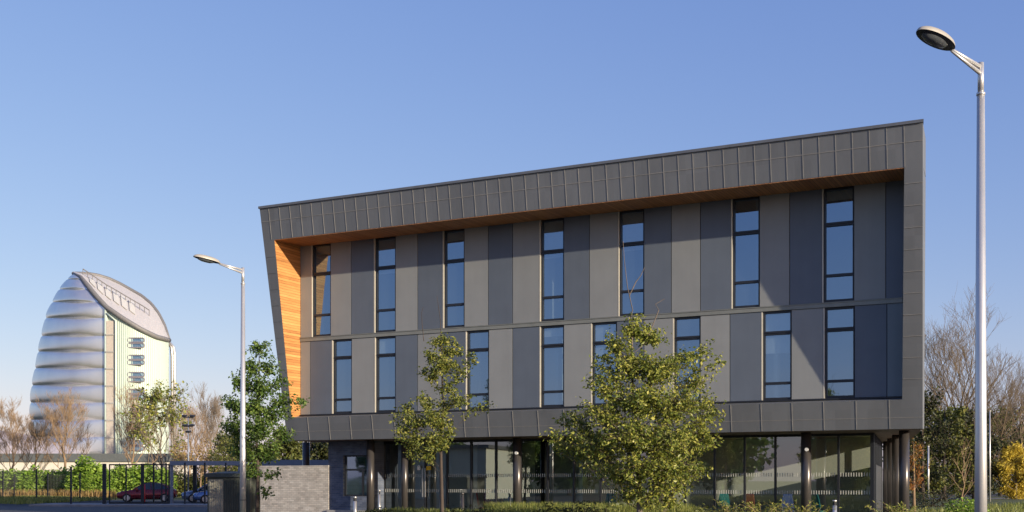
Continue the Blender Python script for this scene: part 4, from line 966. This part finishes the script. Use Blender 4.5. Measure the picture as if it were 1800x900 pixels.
# ------------------------------------------------------------------ parked cars
TYRE=mat('tyre',(.015,.015,.016),.8); RIM=mat('rim',(.5,.5,.52),.3,metal=.7); CGL=mat('car_glass',(.03,.045,.06),.08,var=.05); HL=mat('headlight',(.65,.68,.7),.15,var=.1)
def car(px,D,rz,col,label):
    t=empty('parked_car',(gx(px,D),D,0),rz,label,'car','cars parked behind the gate')
    m=mat('car_paint',col,.22,metal=.35,var=.03,spec=.6)
    # body loft, front at -x
    st=[(-2.15,.45,.62,.60),(-2.08,.30,.72,.78),(-1.8,.24,.80,.86),(-1.2,.20,.90,.90),(-.75,.20,.95,.91),(.9,.20,.97,.91),(1.6,.24,.98,.89),(2.0,.30,.97,.82),(2.12,.42,.88,.70)]
    b=MB(); n=10
    for x,zb,zt,hw in st:
        zm=(zb+zt)/2
        for (yy,zz) in ((-.8,zb),(-1,zb+.12),(-1.0,zm),(-.96,zt-.07),(-.82,zt),(.82,zt),(.96,zt-.07),(1,zm),(1,zb+.12),(.8,zb)): b.v.append((x,yy*hw,zz))
    for i in range(len(st)-1):
        for k in range(n): k2=(k+1)%n; b.f.append((i*n+k,i*n+k2,(i+1)*n+k2,(i+1)*n+k)); b.m.append(0)
    b.f.append(tuple(range(n))); b.m.append(0); b.f.append(tuple((len(st)-1)*n+k for k in range(n-1,-1,-1))); b.m.append(0)
    b.build('body',m,t,smooth=True)
    # glasshouse + roof
    cs=[(-.95,.94,.94,.80),(-.25,.94,1.38,.62),(.1,.94,1.44,.60),(.8,.94,1.42,.60),(1.25,.95,1.28,.62),(1.75,.97,.99,.74)]
    b=MB()
    for x,zb,zt,hw in cs: b.v += [(x,-.80,zb),(x,-hw,zt),(x,hw,zt),(x,.80,zb)]
    for i in range(len(cs)-1):
        for k in range(3): b.f.append((i*4+k,i*4+k+1,(i+1)*4+k+1,(i+1)*4+k)); b.m.append(0)
    b.build('window_band',CGL,t)
    b=MB(); rs=[(-.32,1.375,.63),(.1,1.455,.61),(.8,1.435,.61),(1.28,1.29,.63)]
    for x,z,hw in rs: b.v += [(x,-hw,z-.05),(x,-hw*.93,z+.01),(x,hw*.93,z+.01),(x,hw,z-.05)]
    for i in range(3):
        for k in range(3): b.f.append((i*4+k,i*4+k+1,(i+1)*4+k+1,(i+1)*4+k)); b.m.append(0)
    for sy in (-1,1):
        b.tube([(-.98,sy*.80,.93),(-.3,sy*.635,1.36)],.035,5); b.tube([(1.28,sy*.635,1.27),(1.75,sy*.76,.97)],.05,5); b.tube([(.35,sy*.81,.95),(.32,sy*.625,1.4)],.035,5)
    b.build('roof',m,t)
    for x in (-1.38,1.32):
        for sy in (-1,1):
            w=MB(); w.tube([(x,sy*.72,.32),(x,sy*.93,.32)],.32,20); wo=w.build('wheel',TYRE,t)
            w=MB(); w.tube([(x,sy*.90,.32),(x,sy*.945,.32)],.21,14); w.build('rim',RIM,wo)
    for sy in (-1,1):
        b=MB(); b.hexa([(-2.11,sy*.42,.55),(-1.95,sy*.80,.56),(-1.85,sy*.78,.62),(-2.0,sy*.42,.62),(-2.10,sy*.42,.68),(-1.93,sy*.81,.72),(-1.80,sy*.76,.78),(-1.95,sy*.42,.74)]); b.build('headlight',HL,t)
        b=MB(); b.bevbox(-.75,-.58,sy*.9,sy*1.06,.92,1.04,.02); b.build('wing_mirror',m,t)
    b=MB(); b.box(-2.17,-2.10,-.4,.4,.50,.62); b.build('grille',TYRE,t)
    return t
car(259,87,radians(12),(.22,.015,.025),'dark red saloon car parked behind the black gate')
car(372,85,radians(18),(.20,.26,.38),'silver blue hatchback parked under the canopy, front half visible left of the kiosk')
car(395,81,radians(18),(.12,.20,.40),'blue car mostly hidden behind the green kiosk')
